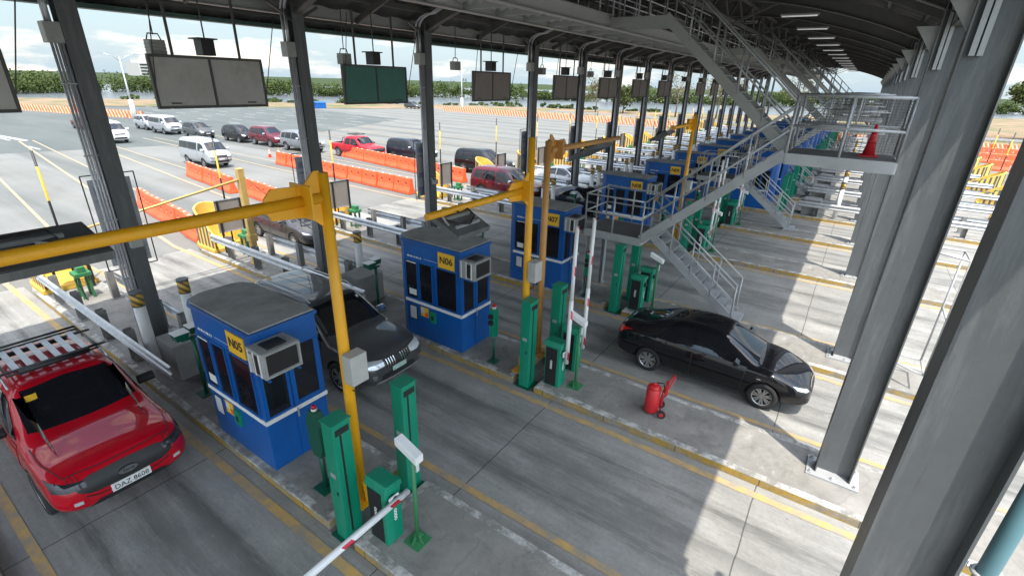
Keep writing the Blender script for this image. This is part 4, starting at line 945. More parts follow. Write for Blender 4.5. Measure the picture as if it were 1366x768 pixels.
gantry(6, 'yellow gantry pole on the near side of the N06 island', 0.42, -2.6, 4.5, M.yellow, 5.5, -5.3, True, 0.1, (0.85, 0.65), True, -1.9, 0.22, 24)
gantry(6, 'tan gantry pole on the far side of the N06 island', 1.32, 5.1, 5.15, M.tan, 5.35, -5.45, True, -0.5, (1.1, 0.8), False)
gantry(8, 'yellow gantry pole seen behind the stair handrails, N08 island', 0.42, -2.2, 5.15, M.yellow, 5.5, -5.5, True, -0.5, (0.9, 0.7))
gantry(11, 'distant yellow gantry pole, second island past N09', 0.42, -2.2, 5.15, M.yellow, 5.5, -5.5, False, box=False)

# red wheeled fire extinguisher ---------------------------------------
t = thing('fire_extinguisher', 'red wheeled fire extinguisher standing on the N06 island by the black sedan', 'extinguisher', (-2.25, FR[6] + 0.72, 0.152), rz=R(20))
b = MB(); b.tube([(0, 0, 0.03), (0, 0, 0.06), (0, 0, 0.58), (0, 0, 0.60)], [0.135, 0.15, 0.145, 0.12], 20); b.build('tank', M.red, t)
b = MB(); b.tube([(0, 0, 0.6), (0, 0, 0.63), (0, 0, 0.66)], [0.135, 0.13, 0.05], 20); b.cyl((-0.05, 0, 0.66), (0.05, 0, 0.70), 0.02, 8); b.build('lid', M.red, t)
b = MB(); b.tube([(0.17, -0.1, 0.1), (0.2, -0.1, 0.5), (0.36, -0.08, 0.92)], 0.016, 6); b.tube([(0.17, 0.1, 0.1), (0.2, 0.1, 0.5), (0.36, 0.08, 0.92)], 0.016, 6); b.cyl((0.36, -0.09, 0.92), (0.36, 0.09, 0.92), 0.018, 6); b.box(0.22, 0.27, -0.09, 0.09, 0.5, 0.75); b.build('handle', M.red, t)
for sy in (-0.19, 0.19): b = MB(); b.cyl((0.2, sy - 0.02, 0.09), (0.2, sy + 0.02, 0.09), 0.09, 14); w_ = b.build('wheel', M.rubber, t); b = MB(); b.cyl((0.2, sy - 0.024, 0.09), (0.2, sy + 0.024, 0.09), 0.045, 10); b.build('hub', M.red, w_)
b = MB(); b.tube([(0.05, 0.1, 0.66), (0.2, 0.2, 0.6), (0.26, 0.18, 0.3), (0.15, 0.2, 0.2)], 0.014, 6); b.build('hose', M.black, t)
# orange cone on the upper platform
def make_cone():
    t = thing('traffic_cone', 'x', 'traffic cone', (0, 0, 0), 'orange traffic cones')
    b = MB(); b.box(-0.19, 0.19, -0.19, 0.19, 0, 0.03); b.tube([(0, 0, 0.03), (0, 0, 0.70)], [0.13, 0.03], 14); b.build('body', M.orange, t)
    b = MB(); b.tube([(0, 0, 0.28), (0, 0, 0.42)], [0.094, 0.074], 14); b.tube([(0, 0, 0.50), (0, 0, 0.58)], [0.062, 0.052], 14); b.build('reflective_sleeve', M.white, t); return t
cone = make_cone(); used_c = [0]
for x, y_, l_ in ((-41.0, 23.3, 'orange cone nearer the camera of two at the end of the long barrier row'), (-40.3, 23.7, 'second orange cone, touching the end of the long barrier row'), (-53.0, 31.0, 'orange cone between the dark MPV and the black hatchback'), (-50.0, 29.6, 'orange cone behind the maroon SUV'), (-41.6, 28.6, 'orange cone by the rear barrier row'), (-33.3, 33.0, 'orange cone beside the dark SUV behind the barriers')):
    put(cone, (x, y_, 0), l_)
put(cone, (0.25, FR[7] + 1.2, 5.125), 'dull red cone left on the upper stair platform', swap={M.orange: M.red, M.white: M.red})
# pipe gate between the columns, right -------------------------------
t = thing('pipe_frame_gate', 'thin tall grey pipe frame standing on the N07 island, right side', 'gate', (2.5, FR[7], 0))
b = MB(); z1 = 3.35
for y_ in (0.12, 0.95): b.cyl((0, y_, 0.6), (0, y_, z1), 0.022, 8)
for z in (0.6, 2.0, z1): b.cyl((0, 0.12, z), (0, 0.95, z), 0.02, 8)
b.build('frame', M.steel, t)
for z in (0.6, z1):
    for y_ in (0.12, 0.95): b = MB(); b.cyl((0, y_, z), (-1.15, 0.93 + (y_ - 0.5) * 0.2, z), 0.02, 8); b.build('support_arm', M.steel, t)
t = thing('downpipe', 'blue grey pipe strapped beside the big column in the right corner', 'pipe', (1.66, FR[5] + 1.38, 0))
b = MB(); b.cyl((0, 0, -0.05), (0, 0, 6.2), 0.065, 20); b.build("pipe", M.teal_pipe, t)
b = MB(); b.bar((-0.31, -0.3, 3.0), (-0.02, -0.12, 3.0), 0.05, 0.05); b.bar((-0.31, -0.3, 3.0), (-0.12, 0.06, 3.0), 0.05, 0.05); b.tube([(0.08 * math.cos(a), 0.08 * math.sin(a), 3.0) for a in [R(30 * i) for i in range(13)]], 0.02, 6); b.build('bracket', M.steel, t)
# old boom post on the N06 nose
t = thing('height_boom', 'faded yellow post with two pale boom poles reaching left, N06 island', 'boom', (-17.0, FR[6] + 0.5, 0))
b = MB(); b.box(-0.1, 0.1, -0.1, 0.1, 0.152, 3.55); b.box(-0.16, 0.16, -0.16, 0.16, 0.152, 0.2); b.box(-0.14, 0.14, -0.14, 0.14, 1.0, 1.25); b.build('post', M.yellow_old, t, 0.008)
for z, z2 in ((3.2, 2.35), (2.15, 2.1)): b = MB(); b.tube([(0, 0, z), (-0.3, -4.6, z2)], [0.045, 0.03], 8); b.build('boom_pole', M.yellow_old, t)
b = MB(); b.tube([(0.05, 0.05, 3.3), (0.5, 2.6, 0.5)], 0.012, 6); b.build('stay_wire', M.black, t)

# ================================================================== VEHICLES
def loft_body(st, name):
    """st rows: x, zb, ws, wm, zm, wb, zbelt, wt, ze, zc -> smooth closed body mesh"""
    rings = []
    for x, zb, ws, wm, zm, wb, zl, wt, ze, zc in st:
        half = [(0, zb), (ws * 0.75, zb), (ws, zb + 0.06), (wm, zm), (wb, zl - 0.04), (wb - 0.02, zl), (wt, ze), (wt * 0.55, ze + (zc - ze) * 0.75), (0, zc)]
        ring = half + [(-y_, z) for y_, z in reversed(half[1:-1])]
        rings.append([(x, y_, z) for y_, z in ring])
    n = len(rings[0]); vs = [v for r_ in rings for v in r_]; fs = []
    for i in range(len(rings) - 1):
        for j in range(n): fs.append((i * n + j, i * n + (j + 1) % n, (i + 1) * n + (j + 1) % n, (i + 1) * n + j))
    h = n // 2
    for base in (0, (len(rings) - 1) * n):   # end caps as quad strips
        for j in range(h): a, b_, c_, d = base + j, base + j + 1, base + (n - j - 1) % n, base + (n - j) % n; fs.append((a, b_, c_, d) if j > 0 and j < h - 1 else ((a, b_, c_) if j == 0 else (a, b_, d)))
    me = bpy.data.meshes.new(name); me.from_pydata(vs, [], fs)
    bm = bmesh.new(); bm.from_mesh(me); bmesh.ops.recalc_face_normals(bm, faces=bm.faces); bm.to_mesh(me); bm.free()
    o = bpy.data.objects.new(name, me); COL.objects.link(o); m = o.modifiers.new('s', 'SUBSURF'); m.levels = 3; m.render_levels = 3
    sm = to_mesh(o); bpy.data.objects.remove(o); sm.polygons.foreach_set('use_smooth', [True] * len(sm.polygons)); sm.name = name; return sm
def boolean(me, cutters, op='DIFFERENCE'):
    o = bpy.data.objects.new('tmp', me); COL.objects.link(o); os_ = [o]
    for c_ in cutters:
        m = o.modifiers.new('b', 'BOOLEAN'); m.operation = op; m.solver = 'EXACT'; m.object = c_; m.material_mode = 'TRANSFER'
    r_ = to_mesh(o); bpy.data.objects.remove(o)
    for c_ in cutters: bpy.data.objects.remove(c_)
    return r_
def lerp_poly(pts, n):
    out = []
    for i in range(n):
        t_ = i / (n - 1) * (len(pts) - 1); k_ = min(int(t_), len(pts) - 2); f_ = t_ - k_; out.append((pts[k_][0] * (1 - f_) + pts[k_ + 1][0] * f_, pts[k_][1] * (1 - f_) + pts[k_ + 1][1] * f_))
    return out
DIRS = {'+y': (Vector((0, 6, 0)), Vector((0, -1, 0)), lambda a, b: (a, 0, b)), '-y': (Vector((0, -6, 0)), Vector((0, 1, 0)), lambda a, b: (a, 0, b)),
        '+x': (Vector((8, 0, 0)), Vector((-1, 0, 0)), lambda a, b: (0, a, b)), '-x': (Vector((-8, 0, 0)), Vector((1, 0, 0)), lambda a, b: (0, a, b)),
        '+z': (Vector((0, 0, 6)), Vector((0, 0, -1)), lambda a, b: (a, b, 0))}
def patch(bvh, side, bottom, top, off, name, m, parent, n=14, k_=6, th=0.004):
    o_, d, f_ = DIRS[side]; B = lerp_poly(bottom, n); T = lerp_poly(top, n); vs = []; ok = True; last = None
    for j in range(k_):
        for i in range(n):
            s_ = j / (k_ - 1); a = B[i][0] * (1 - s_) + T[i][0] * s_; b = B[i][1] * (1 - s_) + T[i][1] * s_
            h, nn_, _, _ = bvh.ray_cast(Vector(f_(a, b)) + o_, d)
            if h is None:
                h2, nn_, _, _ = bvh.find_nearest(Vector(f_(a, b)) - d * (abs(d.x) * 2.1 + abs(d.y) * 0.9 + abs(d.z) * 1)); h = h2
            if nn_.dot(d) > 0: nn_ = -nn_
            vs.append(h + nn_ * off)
    N_ = len(vs); inner = [v + d * 0.0 for v in vs]
    vs2 = []
    for v in vs:
        _, nn_, _, _ = bvh.find_nearest(v); vs2.append(v - nn_ * (off + th) if nn_.dot(d) < 0 else v + nn_ * (off + th))
    mb = MB(); fs = [(j * n + i, j * n + i + 1, (j + 1) * n + i + 1, (j + 1) * n + i) for j in range(k_ - 1) for i in range(n - 1)]
    mb.add(vs + vs2, fs, 0, True)
    ring = [i for i in range(n)] + [j * n + n - 1 for j in range(1, k_)] + [(k_ - 1) * n + i for i in range(n - 2, -1, -1)] + [j * n for j in range(k_ - 2, 0, -1)]
    mb.add([vs[i] for i in ring] + [vs2[i] for i in ring], [(i, (i + 1) % len(ring), (i + 1) % len(ring) + len(ring), i + len(ring)) for i in range(len(ring))])
    ob = mb.build(name, m, parent)
    return ob
def wheel(parent, x, y_, r_, w_, spokes=5, rim_m=None, rr=0.64):
    s_ = 1 if y_ > 0 else -1
    b = MB(); prof = [(r_ * rr, -w_ / 2), (r_ * 0.9, -w_ / 2), (r_, -w_ * 0.36), (r_, w_ * 0.36), (r_ * 0.9, w_ / 2), (r_ * rr, w_ / 2)]; n = 28; vs = []
    for a in range(n):
        t_ = 2 * math.pi * a / n; vs += [(x + p * math.cos(t_), y_ + q, r_ + p * math.sin(t_)) for p, q in prof]
    k_ = len(prof); b.add(vs, [(a * k_ + i, a * k_ + (i + 1) % k_, ((a + 1) % n) * k_ + (i + 1) % k_, ((a + 1) % n) * k_ + i) for a in range(n) for i in range(k_)], 0, True)
    t = b.build('wheel', M.rubber, parent)
    rim = rim_m or M.rim; b = MB(); R_ = r_ * rr; yo = y_ + s_ * w_ * 0.36
    vs = []
    for a in range(n):
        t_ = 2 * math.pi * a / n
        for p, q in ((R_, y_ + s_ * w_ * 0.48), (R_ * 0.93, y_ + s_ * w_ * 0.46), (R_ * 0.90, y_ + s_ * w_ * 0.1), (0.001, y_ + s_ * w_ * 0.1)): vs.append((x + p * math.cos(t_), q, r_ + p * math.sin(t_)))
    b.add(vs, [(a * 4 + i, a * 4 + i + 1, ((a + 1) % n) * 4 + i + 1, ((a + 1) % n) * 4 + i) for a in range(n) for i in range(3)], 1, True)
    b.mi[:] = [0 if i % 3 == 0 else 1 for i in range(len(b.mi))]
    for i in range(spokes):
        t_ = 2 * math.pi * i / spokes + 0.3; c_, d = math.cos(t_), math.sin(t_)
        for dw in (-0.085, 0.085):
            ca, sa = math.cos(t_ + dw * 2), math.sin(t_ + dw * 2)
            b.bar((x + 0.1 * R_ * c_, yo, r_ + 0.1 * R_ * d), (x + 0.93 * R_ * ca, yo, r_ + 0.93 * R_ * sa), 0.02, 0.02 + 0.06 * R_, 0, up=(-sa, 0, ca))
    b.cyl((x, y_ + s_ * w_ * 0.2, r_), (x, yo + s_ * 0.012, r_), R_ * 0.22, 12, 0)
    b.build('rim', [rim, M.black], t)
    return t
def well_cutter(x, y_, r_, w_):
    b = MB(); b.cyl((x, y_ - w_, r_), (x, y_ + w_, r_), r_ * 1.16, 28); return b.build('cut', M.black)

def vehicle(kind, label, cat, pmat, opts):
    t = thing(opts.get('name', 'parked_car'), label, cat, (0, 0, 0)); t['_kind'] = kind if False else 0; del t['_kind']
    me = loft_body(opts['st'], 'body'); bvh = BVHTree.FromPolygons([v.co.copy() for v in me.vertices], [tuple(p.vertices) for p in me.polygons])
    me.materials.clear(); me.materials.append(pmat); me.materials.append(M.black)
    cuts = [well_cutter(x, s_ * (opts['track'] + 0.15), opts['wr'], 0.32) for x in opts['wx'] for s_ in (-1, 1)]
    if 'bed' in opts:
        x0, x1, wy, z0 = opts['bed']; b = MB(); b.box(x0, x1, -wy, wy, z0, 2.4); cuts.append(b.build('cut', M.black))
    me2 = boolean(me, cuts); bo = bpy.data.objects.new('body', me2); COL.objects.link(bo); bo.parent = t
    for x in opts['wx']:
        for s_ in (-1, 1): wheel(t, x, s_ * opts['track'], opts['wr'], opts.get('ww', 0.21), opts.get('spokes', 6), opts.get('rimm'), opts.get('rr', 0.66))
    for (bt, tp) in opts['side_doors']:
        mx_ = sum(p[0] for p in bt + tp) / len(bt + tp); mz_ = sum(p[1] for p in bt + tp) / len(bt + tp); sx_ = max(p[0] for p in bt + tp) - mx_; sz2 = max(p[1] for p in bt + tp) - mz_
        ex = lambda P: [(mx_ + (p[0] - mx_) * (1 + 0.012 / sx_), mz_ + (p[1] - mz_) * (1 + 0.012 / sz2)) for p in P]
        for sd in ('+y', '-y'): d_ = patch(bvh, sd, bt, tp, 0.007, 'door', pmat, t, 14, 8, 0.002); patch(bvh, sd, ex(bt), ex(tp), 0.003, 'door_gap', M.black, d_, 14, 8, 0.001)
    for (bt, tp) in opts['side_windows']:
        for sd in ('+y', '-y'): patch(bvh, sd, bt, tp, 0.010, 'window', M.cglass, t, 12, 6)
    patch(bvh, '+x', *opts['windscreen'], 0.006, 'windscreen', M.cglass, t, 16, 8)
    if 'rear_glass' in opts: patch(bvh, '-x', *opts['rear_glass'], 0.006, 'rear_window', M.cglass, t, 16, 6)
    for nm, m, side, bt, tp, off in opts.get('patches', []):
        patch(bvh, side, bt, tp, off, nm, m, t, 12, 5)
        if nm in ('headlight', 'tail_light', 'fog_light', 'vent') : patch(bvh, side, [(-a, b) for a, b in bt] if side[1] == 'x' else bt, [(-a, b) for a, b in tp] if side[1] == 'x' else tp, off, nm, m, t, 12, 5)
    for (x, z, w_, h_, fy, mm) in opts.get('mirrors', []):
        for s_ in (-1, 1):
            b = MB(); b.prism([(x, z), (x + 0.10, z + 0.02), (x + 0.12, z + h_ * 0.6), (x + 0.03, z + h_), (x - 0.02, z + h_ * 0.9)], *sorted((s_ * fy, s_ * (fy + w_))), 'y'); b.build('mirror', mm or pmat, t, 0.02)
    hx = opts.get('handles', [])
    for x, z in hx:
        for s_ in ('+y', '-y'):
            o_, d, f_ = DIRS[s_]; h, nn_, _, _ = bvh.ray_cast(Vector((x, 0, z)) + o_, d)
            if h: b = MB(); b.bar(h + nn_ * 0.02 + Vector((-0.08, 0, 0)), h + nn_ * 0.02 + Vector((0.08, 0, 0)), 0.03, 0.025); b.build('door_handle', opts.get('handle_m', pmat), t, 0.006)
    return t, bvh

# ---- sedan -----------------------------------------------------------
def sedan_opts(head=None, s=1.0):
    st = [(-2.20, .42, .45, .55, .55, .50, .72, .42, .80, .82), (-2.14, .26, .70, .78, .52, .74, .82, .58, .97, .99), (-1.95, .22, .78, .835, .54, .80, .90, .62, 1.03, 1.06),
          (-1.60, .19, .80, .85, .55, .82, .93, .62, 1.06, 1.09), (-1.15, .18, .80, .855, .55, .825, .93, .59, 1.26, 1.29), (-0.70, .18, .80, .855, .55, .825, .92, .555, 1.40, 1.43),
          (-0.1, .18, .80, .855, .54, .82, .90, .555, 1.43, 1.465), (0.30, .18, .80, .855, .54, .82, .88, .56, 1.385, 1.42), (0.42, .18, .80, .855, .54, .82, .88, .57, 1.32, 1.355), (0.80, .18, .80, .855, .54, .82, .87, .62, 1.12, 1.15),
          (1.06, .18, .80, .85, .54, .81, .86, .68, .965, 1.0), (1.16, .18, .80, .85, .54, .81, .86, .70, .93, .975), (1.45, .19, .79, .84, .53, .80, .84, .69, .90, .945), (1.75, .20, .76, .82, .52, .77, .76, .62, .80, .85), (2.02, .21, .70, .75, .50, .70, .66, .54, .70, .74), (2.13, .26, .60, .62, .46, .58, .56, .46, .60, .62), (2.18, .32, .45, .48, .44, .44, .52, .36, .54, .55)]
    sw = [([(-1.22, .99), (-0.78, .97), (-0.34, .96)], [(-1.02, 1.19), (-0.75, 1.29), (-0.36, 1.33)]), ([(-0.27, .96), (0.3, .935), (0.86, .925)], [(-0.29, 1.33), (0.15, 1.33), (0.42, 1.24)])]
    dr = [([(-1.1, .62), (-0.86, .34), (-0.30, .34)], [(-1.15, .94), (-0.8, .93), (-0.30, .92)]), ([(-0.27, .34), (0.3, .34), (0.82, .36)], [(-0.27, .92), (0.3, .90), (0.88, .88)])]
    return dict(st=st, track=.73, wr=.31, wx=(-1.28, 1.30), side_windows=sw, side_doors=dr, windscreen=([(-.63, .97), (0, 1.03), (.63, .97)], [(-.50, 1.35), (0, 1.385), (.50, 1.35)]), rear_glass=([(-.56, 1.10), (0, 1.12), (.56, 1.10)], [(-.46, 1.36), (0, 1.39), (.46, 1.36)]),
        patches=[('headlight', head or M.lamp, '+x', [(.47, .60), (.60, .61), (.72, .66)], [(.50, .655), (.62, .69), (.725, .73)], .008), ('grille', M.black, '+x', [(-.34, .52), (0, .50), (.34, .52)], [(-.38, .60), (0, .62), (.38, .60)], .007), ('grille', M.black, '+x', [(-.42, .30), (0, .28), (.42, .30)], [(-.36, .42), (0, .43), (.36, .42)], .007),
                 ('fog_light', M.black, '+x', [(.50, .34), (.62, .36)], [(.50, .44), (.64, .46)], .008), ('tail_light', M.tail, '-x', [(.52, .78), (.66, .78), (.76, .80)], [(.52, .92), (.64, .95), (.74, .95)], .008), ('number_plate', M.paper, '-x', [(-.2, .62), (.2, .62)], [(-.2, .74), (.2, .74)], .010), ('trim', M.chrome, '+x', [(-.3, .605), (0, .625), (.3, .605)], [(-.3, .625), (0, .645), (.3, .625)], .012)],
        mirrors=[(.62, .93, .20, .14, .82, None)], handles=[(-.85, .80), (.02, .79)], spokes=7)
# ---- SUV -------------------------------------------------------------
def suv_opts(head=None, chrome=True):
    st = [(-2.36, .48, .55, .62, .62, .60, .92, .50, 1.10, 1.15), (-2.33, .34, .82, .88, .62, .86, 1.00, .72, 1.35, 1.38), (-2.25, .32, .85, .91, .64, .88, 1.06, .72, 1.64, 1.67), (-2.0, .32, .86, .92, .66, .90, 1.07, .71, 1.73, 1.76),
          (-1.3, .32, .86, .92, .66, .90, 1.06, .71, 1.775, 1.80), (-0.4, .32, .86, .92, .66, .90, 1.05, .71, 1.785, 1.81), (0.20, .32, .86, .92, .66, .90, 1.04, .705, 1.755, 1.78), (0.34, .32, .86, .92, .66, .90, 1.04, .71, 1.68, 1.71), (0.95, .32, .86, .915, .66, .89, 1.04, .79, 1.24, 1.27), (1.08, .32, .86, .91, .66, .89, 1.04, .81, 1.13, 1.17),
          (1.2, .33, .86, .91, .66, .88, 1.02, .81, 1.09, 1.14), (1.75, .34, .85, .91, .64, .87, .99, .79, 1.04, 1.09), (2.10, .36, .83, .88, .62, .84, .93, .74, .99, 1.03), (2.22, .37, .78, .82, .60, .78, .86, .68, .93, .96), (2.31, .40, .68, .74, .58, .70, .74, .58, .83, .85), (2.34, .46, .5, .56, .55, .54, .70, .46, .76, .78)]
    sw = [([(-2.05, 1.14), (-1.45, 1.12)], [(-1.98, 1.56), (-1.48, 1.60)]), ([(-1.38, 1.12), (-0.52, 1.11)], [(-1.40, 1.60), (-0.54, 1.62)]), ([(-0.44, 1.11), (0.1, 1.10), (0.90, 1.10)], [(-0.44, 1.64), (0.0, 1.63), (0.34, 1.57)])]
    dr = [([(-1.25, .85), (-0.95, .48), (-0.48, .48)], [(-1.40, 1.09), (-1.0, 1.08), (-0.48, 1.08)]), ([(-0.44, .48), (0.3, .48), (0.82, .50)], [(-0.44, 1.08), (0.3, 1.07), (0.84, 1.05)])]
    return dict(st=st, track=.77, wr=.37, ww=.25, wx=(-1.42, 1.38), side_windows=sw, side_doors=dr, windscreen=([(-.77, 1.20), (0, 1.24), (.77, 1.20)], [(-.66, 1.68), (0, 1.715), (.66, 1.68)]), rear_glass=([(-.6, 1.18), (.6, 1.18)], [(-.54, 1.54), (.54, 1.54)]),
        patches=[('headlight', head or M.lamp, '+x', [(.38, .80), (.58, .79), (.74, .82)], [(.38, .92), (.58, .95), (.75, .97)], .010), ('grille', M.black, '+x', [(-.34, .74), (0, .72), (.34, .74)], [(-.34, .90), (0, .92), (.34, .90)], .008), ('lower_grille', M.black, '+x', [(-.5, .48), (0, .46), (.5, .48)], [(-.44, .60), (0, .61), (.44, .60)], .008),
                 ('fog_light', M.chrome, '+x', [(.60, .56), (.70, .57)], [(.60, .65), (.70, .66)], .010), ('tail_light', M.tail, '-x', [(.66, .95), (.80, .95)], [(.66, 1.2), (.78, 1.2)], .010), ('skid_plate', M.galv, '+x', [(-.6, .42), (0, .40), (.6, .42)], [(-.58, .46), (0, .445), (.58, .46)], .014)],
        mirrors=[(.66, 1.10, .22, .18, .88, M.chrome if chrome else None)], handles=[(-1.0, .98), (-0.1, .97)], handle_m=M.chrome if chrome else None, spokes=6)
# ---- pickup ----------------------------------------------------------
def pickup_opts():
    st = [(-2.66, .55, .60, .70, .68, .68, .95, .60, 1.02, 1.03), (-2.62, .45, .82, .88, .66, .86, 1.02, .80, 1.10, 1.11), (-2.45, .40, .86, .925, .68, .91, 1.06, .84, 1.12, 1.13), (-1.6, .38, .87, .93, .68, .91, 1.06, .84, 1.12, 1.13), (-1.0, .38, .87, .935, .68, .91, 1.07, .82, 1.15, 1.16), (-0.90, .38, .87, .935, .68, .91, 1.07, .73, 1.60, 1.62),
          (-0.78, .38, .87, .935, .68, .91, 1.07, .71, 1.75, 1.78), (0.0, .38, .87, .935, .68, .91, 1.06, .71, 1.79, 1.82), (0.60, .38, .87, .935, .68, .91, 1.06, .71, 1.77, 1.80), (0.72, .38, .87, .935, .68, .91, 1.05, .715, 1.70, 1.73), (1.20, .38, .87, .93, .68, .90, 1.05, .78, 1.30, 1.36), (1.46, .38, .87, .93, .68, .90, 1.05, .80, 1.14, 1.20), (1.70, .39, .87, .93, .68, .90, 1.05, .82, 1.11, 1.17),
          (2.05, .40, .87, .93, .68, .90, 1.04, .83, 1.09, 1.15), (2.38, .42, .86, .92, .66, .88, .99, .79, 1.05, 1.11), (2.50, .42, .84, .90, .64, .85, .93, .74, 1.01, 1.07), (2.60, .43, .76, .83, .60, .79, .84, .68, .94, .98), (2.67, .46, .66, .74, .58, .70, .74, .60, .84, .87), (2.70, .54, .50, .58, .60, .56, .70, .48, .78, .80)]
    sw = [([(-0.72, 1.14), (-0.02, 1.13)], [(-0.62, 1.58), (-0.05, 1.62)]), ([(0.06, 1.14), (0.6, 1.14), (1.10, 1.14)], [(0.06, 1.64), (0.40, 1.63), (0.62, 1.58)])]
    dr = [([(-0.78, .56), (0.0, .54)], [(-0.80, 1.10), (0.0, 1.10)]), ([(0.04, .54), (0.6, .54), (1.12, .58)], [(0.04, 1.10), (0.6, 1.09), (1.16, 1.07)])]
    return dict(st=st, track=.79, wr=.39, ww=.26, wx=(-1.62, 1.62), side_windows=sw, side_doors=dr, bed=(-2.5, -1.02, .72, .72), windscreen=([(-.72, 1.25), (0, 1.245), (.72, 1.25)], [(-.66, 1.70), (0, 1.745), (.66, 1.70)]), rear_glass=([(-.5, 1.25), (.5, 1.25)], [(-.48, 1.55), (.48, 1.55)]),
        patches=[('headlight', M.dark_lamp, '+x', [(.50, .84), (.68, .83), (.85, .87)], [(.50, .93), (.70, .955), (.86, 1.01)], .010), ('grille', M.black, '+x', [(-.62, .80), (-.48, .71), (0, .69), (.48, .71), (.62, .80)], [(-.62, .88), (-.48, .955), (0, .975), (.48, .955), (.62, .88)], .010),
                 ('lower_grille', M.black, '+x', [(-.55, .46), (0, .44), (.55, .46)], [(-.42, .55), (0, .56), (.42, .55)], .010), ('fog_light', M.lamp, '+x', [(.60, .60), (.70, .61)], [(.60, .65), (.70, .66)], .012), ('tail_light', M.tail, '-x', [(.72, .8), (.84, .8)], [(.72, 1.05), (.84, 1.05)], .010)],
        mirrors=[(.80, 1.12, .26, .18, .90, M.black)], handles=[(-.58, 1.0), (0.2, 1.0)], handle_m=M.black, spokes=6, name='pickup_truck')
# ---- van -------------------------------------------------------------
def van_opts():
    st = [(-2.40, .5, .6, .66, .7, .64, 1.1, .54, 1.4, 1.45), (-2.36, .34, .80, .84, .7, .82, 1.12, .70, 1.78, 1.84), (-2.2, .32, .82, .86, .7, .84, 1.15, .70, 1.90, 1.94), (-1.2, .30, .82, .86, .7, .845, 1.15, .70, 1.945, 1.98), (0, .30, .82, .86, .7, .845, 1.15, .70, 1.95, 1.985), (1.0, .30, .82, .86, .7, .845, 1.14, .69, 1.93, 1.965),
          (1.35, .30, .82, .86, .7, .845, 1.13, .68, 1.84, 1.88), (1.70, .30, .82, .86, .7, .84, 1.11, .68, 1.55, 1.58), (2.05, .30, .81, .855, .68, .83, 1.05, .68, 1.20, 1.24), (2.25, .31, .79, .83, .64, .80, .98, .66, 1.05, 1.09), (2.38, .34, .66, .74, .60, .72, .80, .58, .88, .90), (2.42, .42, .5, .56, .56, .54, .70, .42, .76, .78)]
    sw = [([(-2.2, 1.2), (-0.85, 1.2)], [(-2.18, 1.68), (-0.85, 1.70)]), ([(-0.8, 1.2), (0.55, 1.2)], [(-0.8, 1.70), (0.55, 1.70)]), ([(0.75, 1.19), (1.3, 1.17), (1.72, 1.15)], [(0.75, 1.70), (1.05, 1.68), (1.32, 1.60)])]
    dr = [([(-0.75, .5), (0.62, .5)], [(-0.75, 1.16), (0.62, 1.16)]), ([(0.68, .5), (1.0, .75), (1.75, .85)], [(0.68, 1.15), (1.2, 1.14), (1.75, 1.10)])]
    return dict(st=st, track=.73, wr=.33, wx=(-1.25, 1.32), side_windows=sw, side_doors=dr, windscreen=([(-.68, 1.22), (0, 1.28), (.68, 1.22)], [(-.60, 1.76), (0, 1.80), (.60, 1.76)]), rear_glass=([(-.6, 1.25), (.6, 1.25)], [(-.56, 1.7), (.56, 1.7)]),
        patches=[('headlight', M.lamp, '+x', [(.48, .80), (.72, .82)], [(.48, .94), (.74, 1.0)], .010), ('grille', M.black, '+x', [(-.44, .80), (.44, .80)], [(-.44, .92), (.44, .92)], .009), ('lower_grille', M.black, '+x', [(-.55, .42), (.55, .42)], [(-.5, .58), (.5, .58)], .009), ('tail_light', M.tail, '-x', [(.68, .9), (.8, .9)], [(.68, 1.25), (.78, 1.25)], .010), ('number_plate', M.paper, '+x', [(-.2, .6), (.2, .6)], [(-.2, .71), (.2, .71)], .014)],
        mirrors=[(1.62, 1.18, .2, .2, .84, None)], handles=[(0.85, 1.0)], spokes=6, name='parked_van')
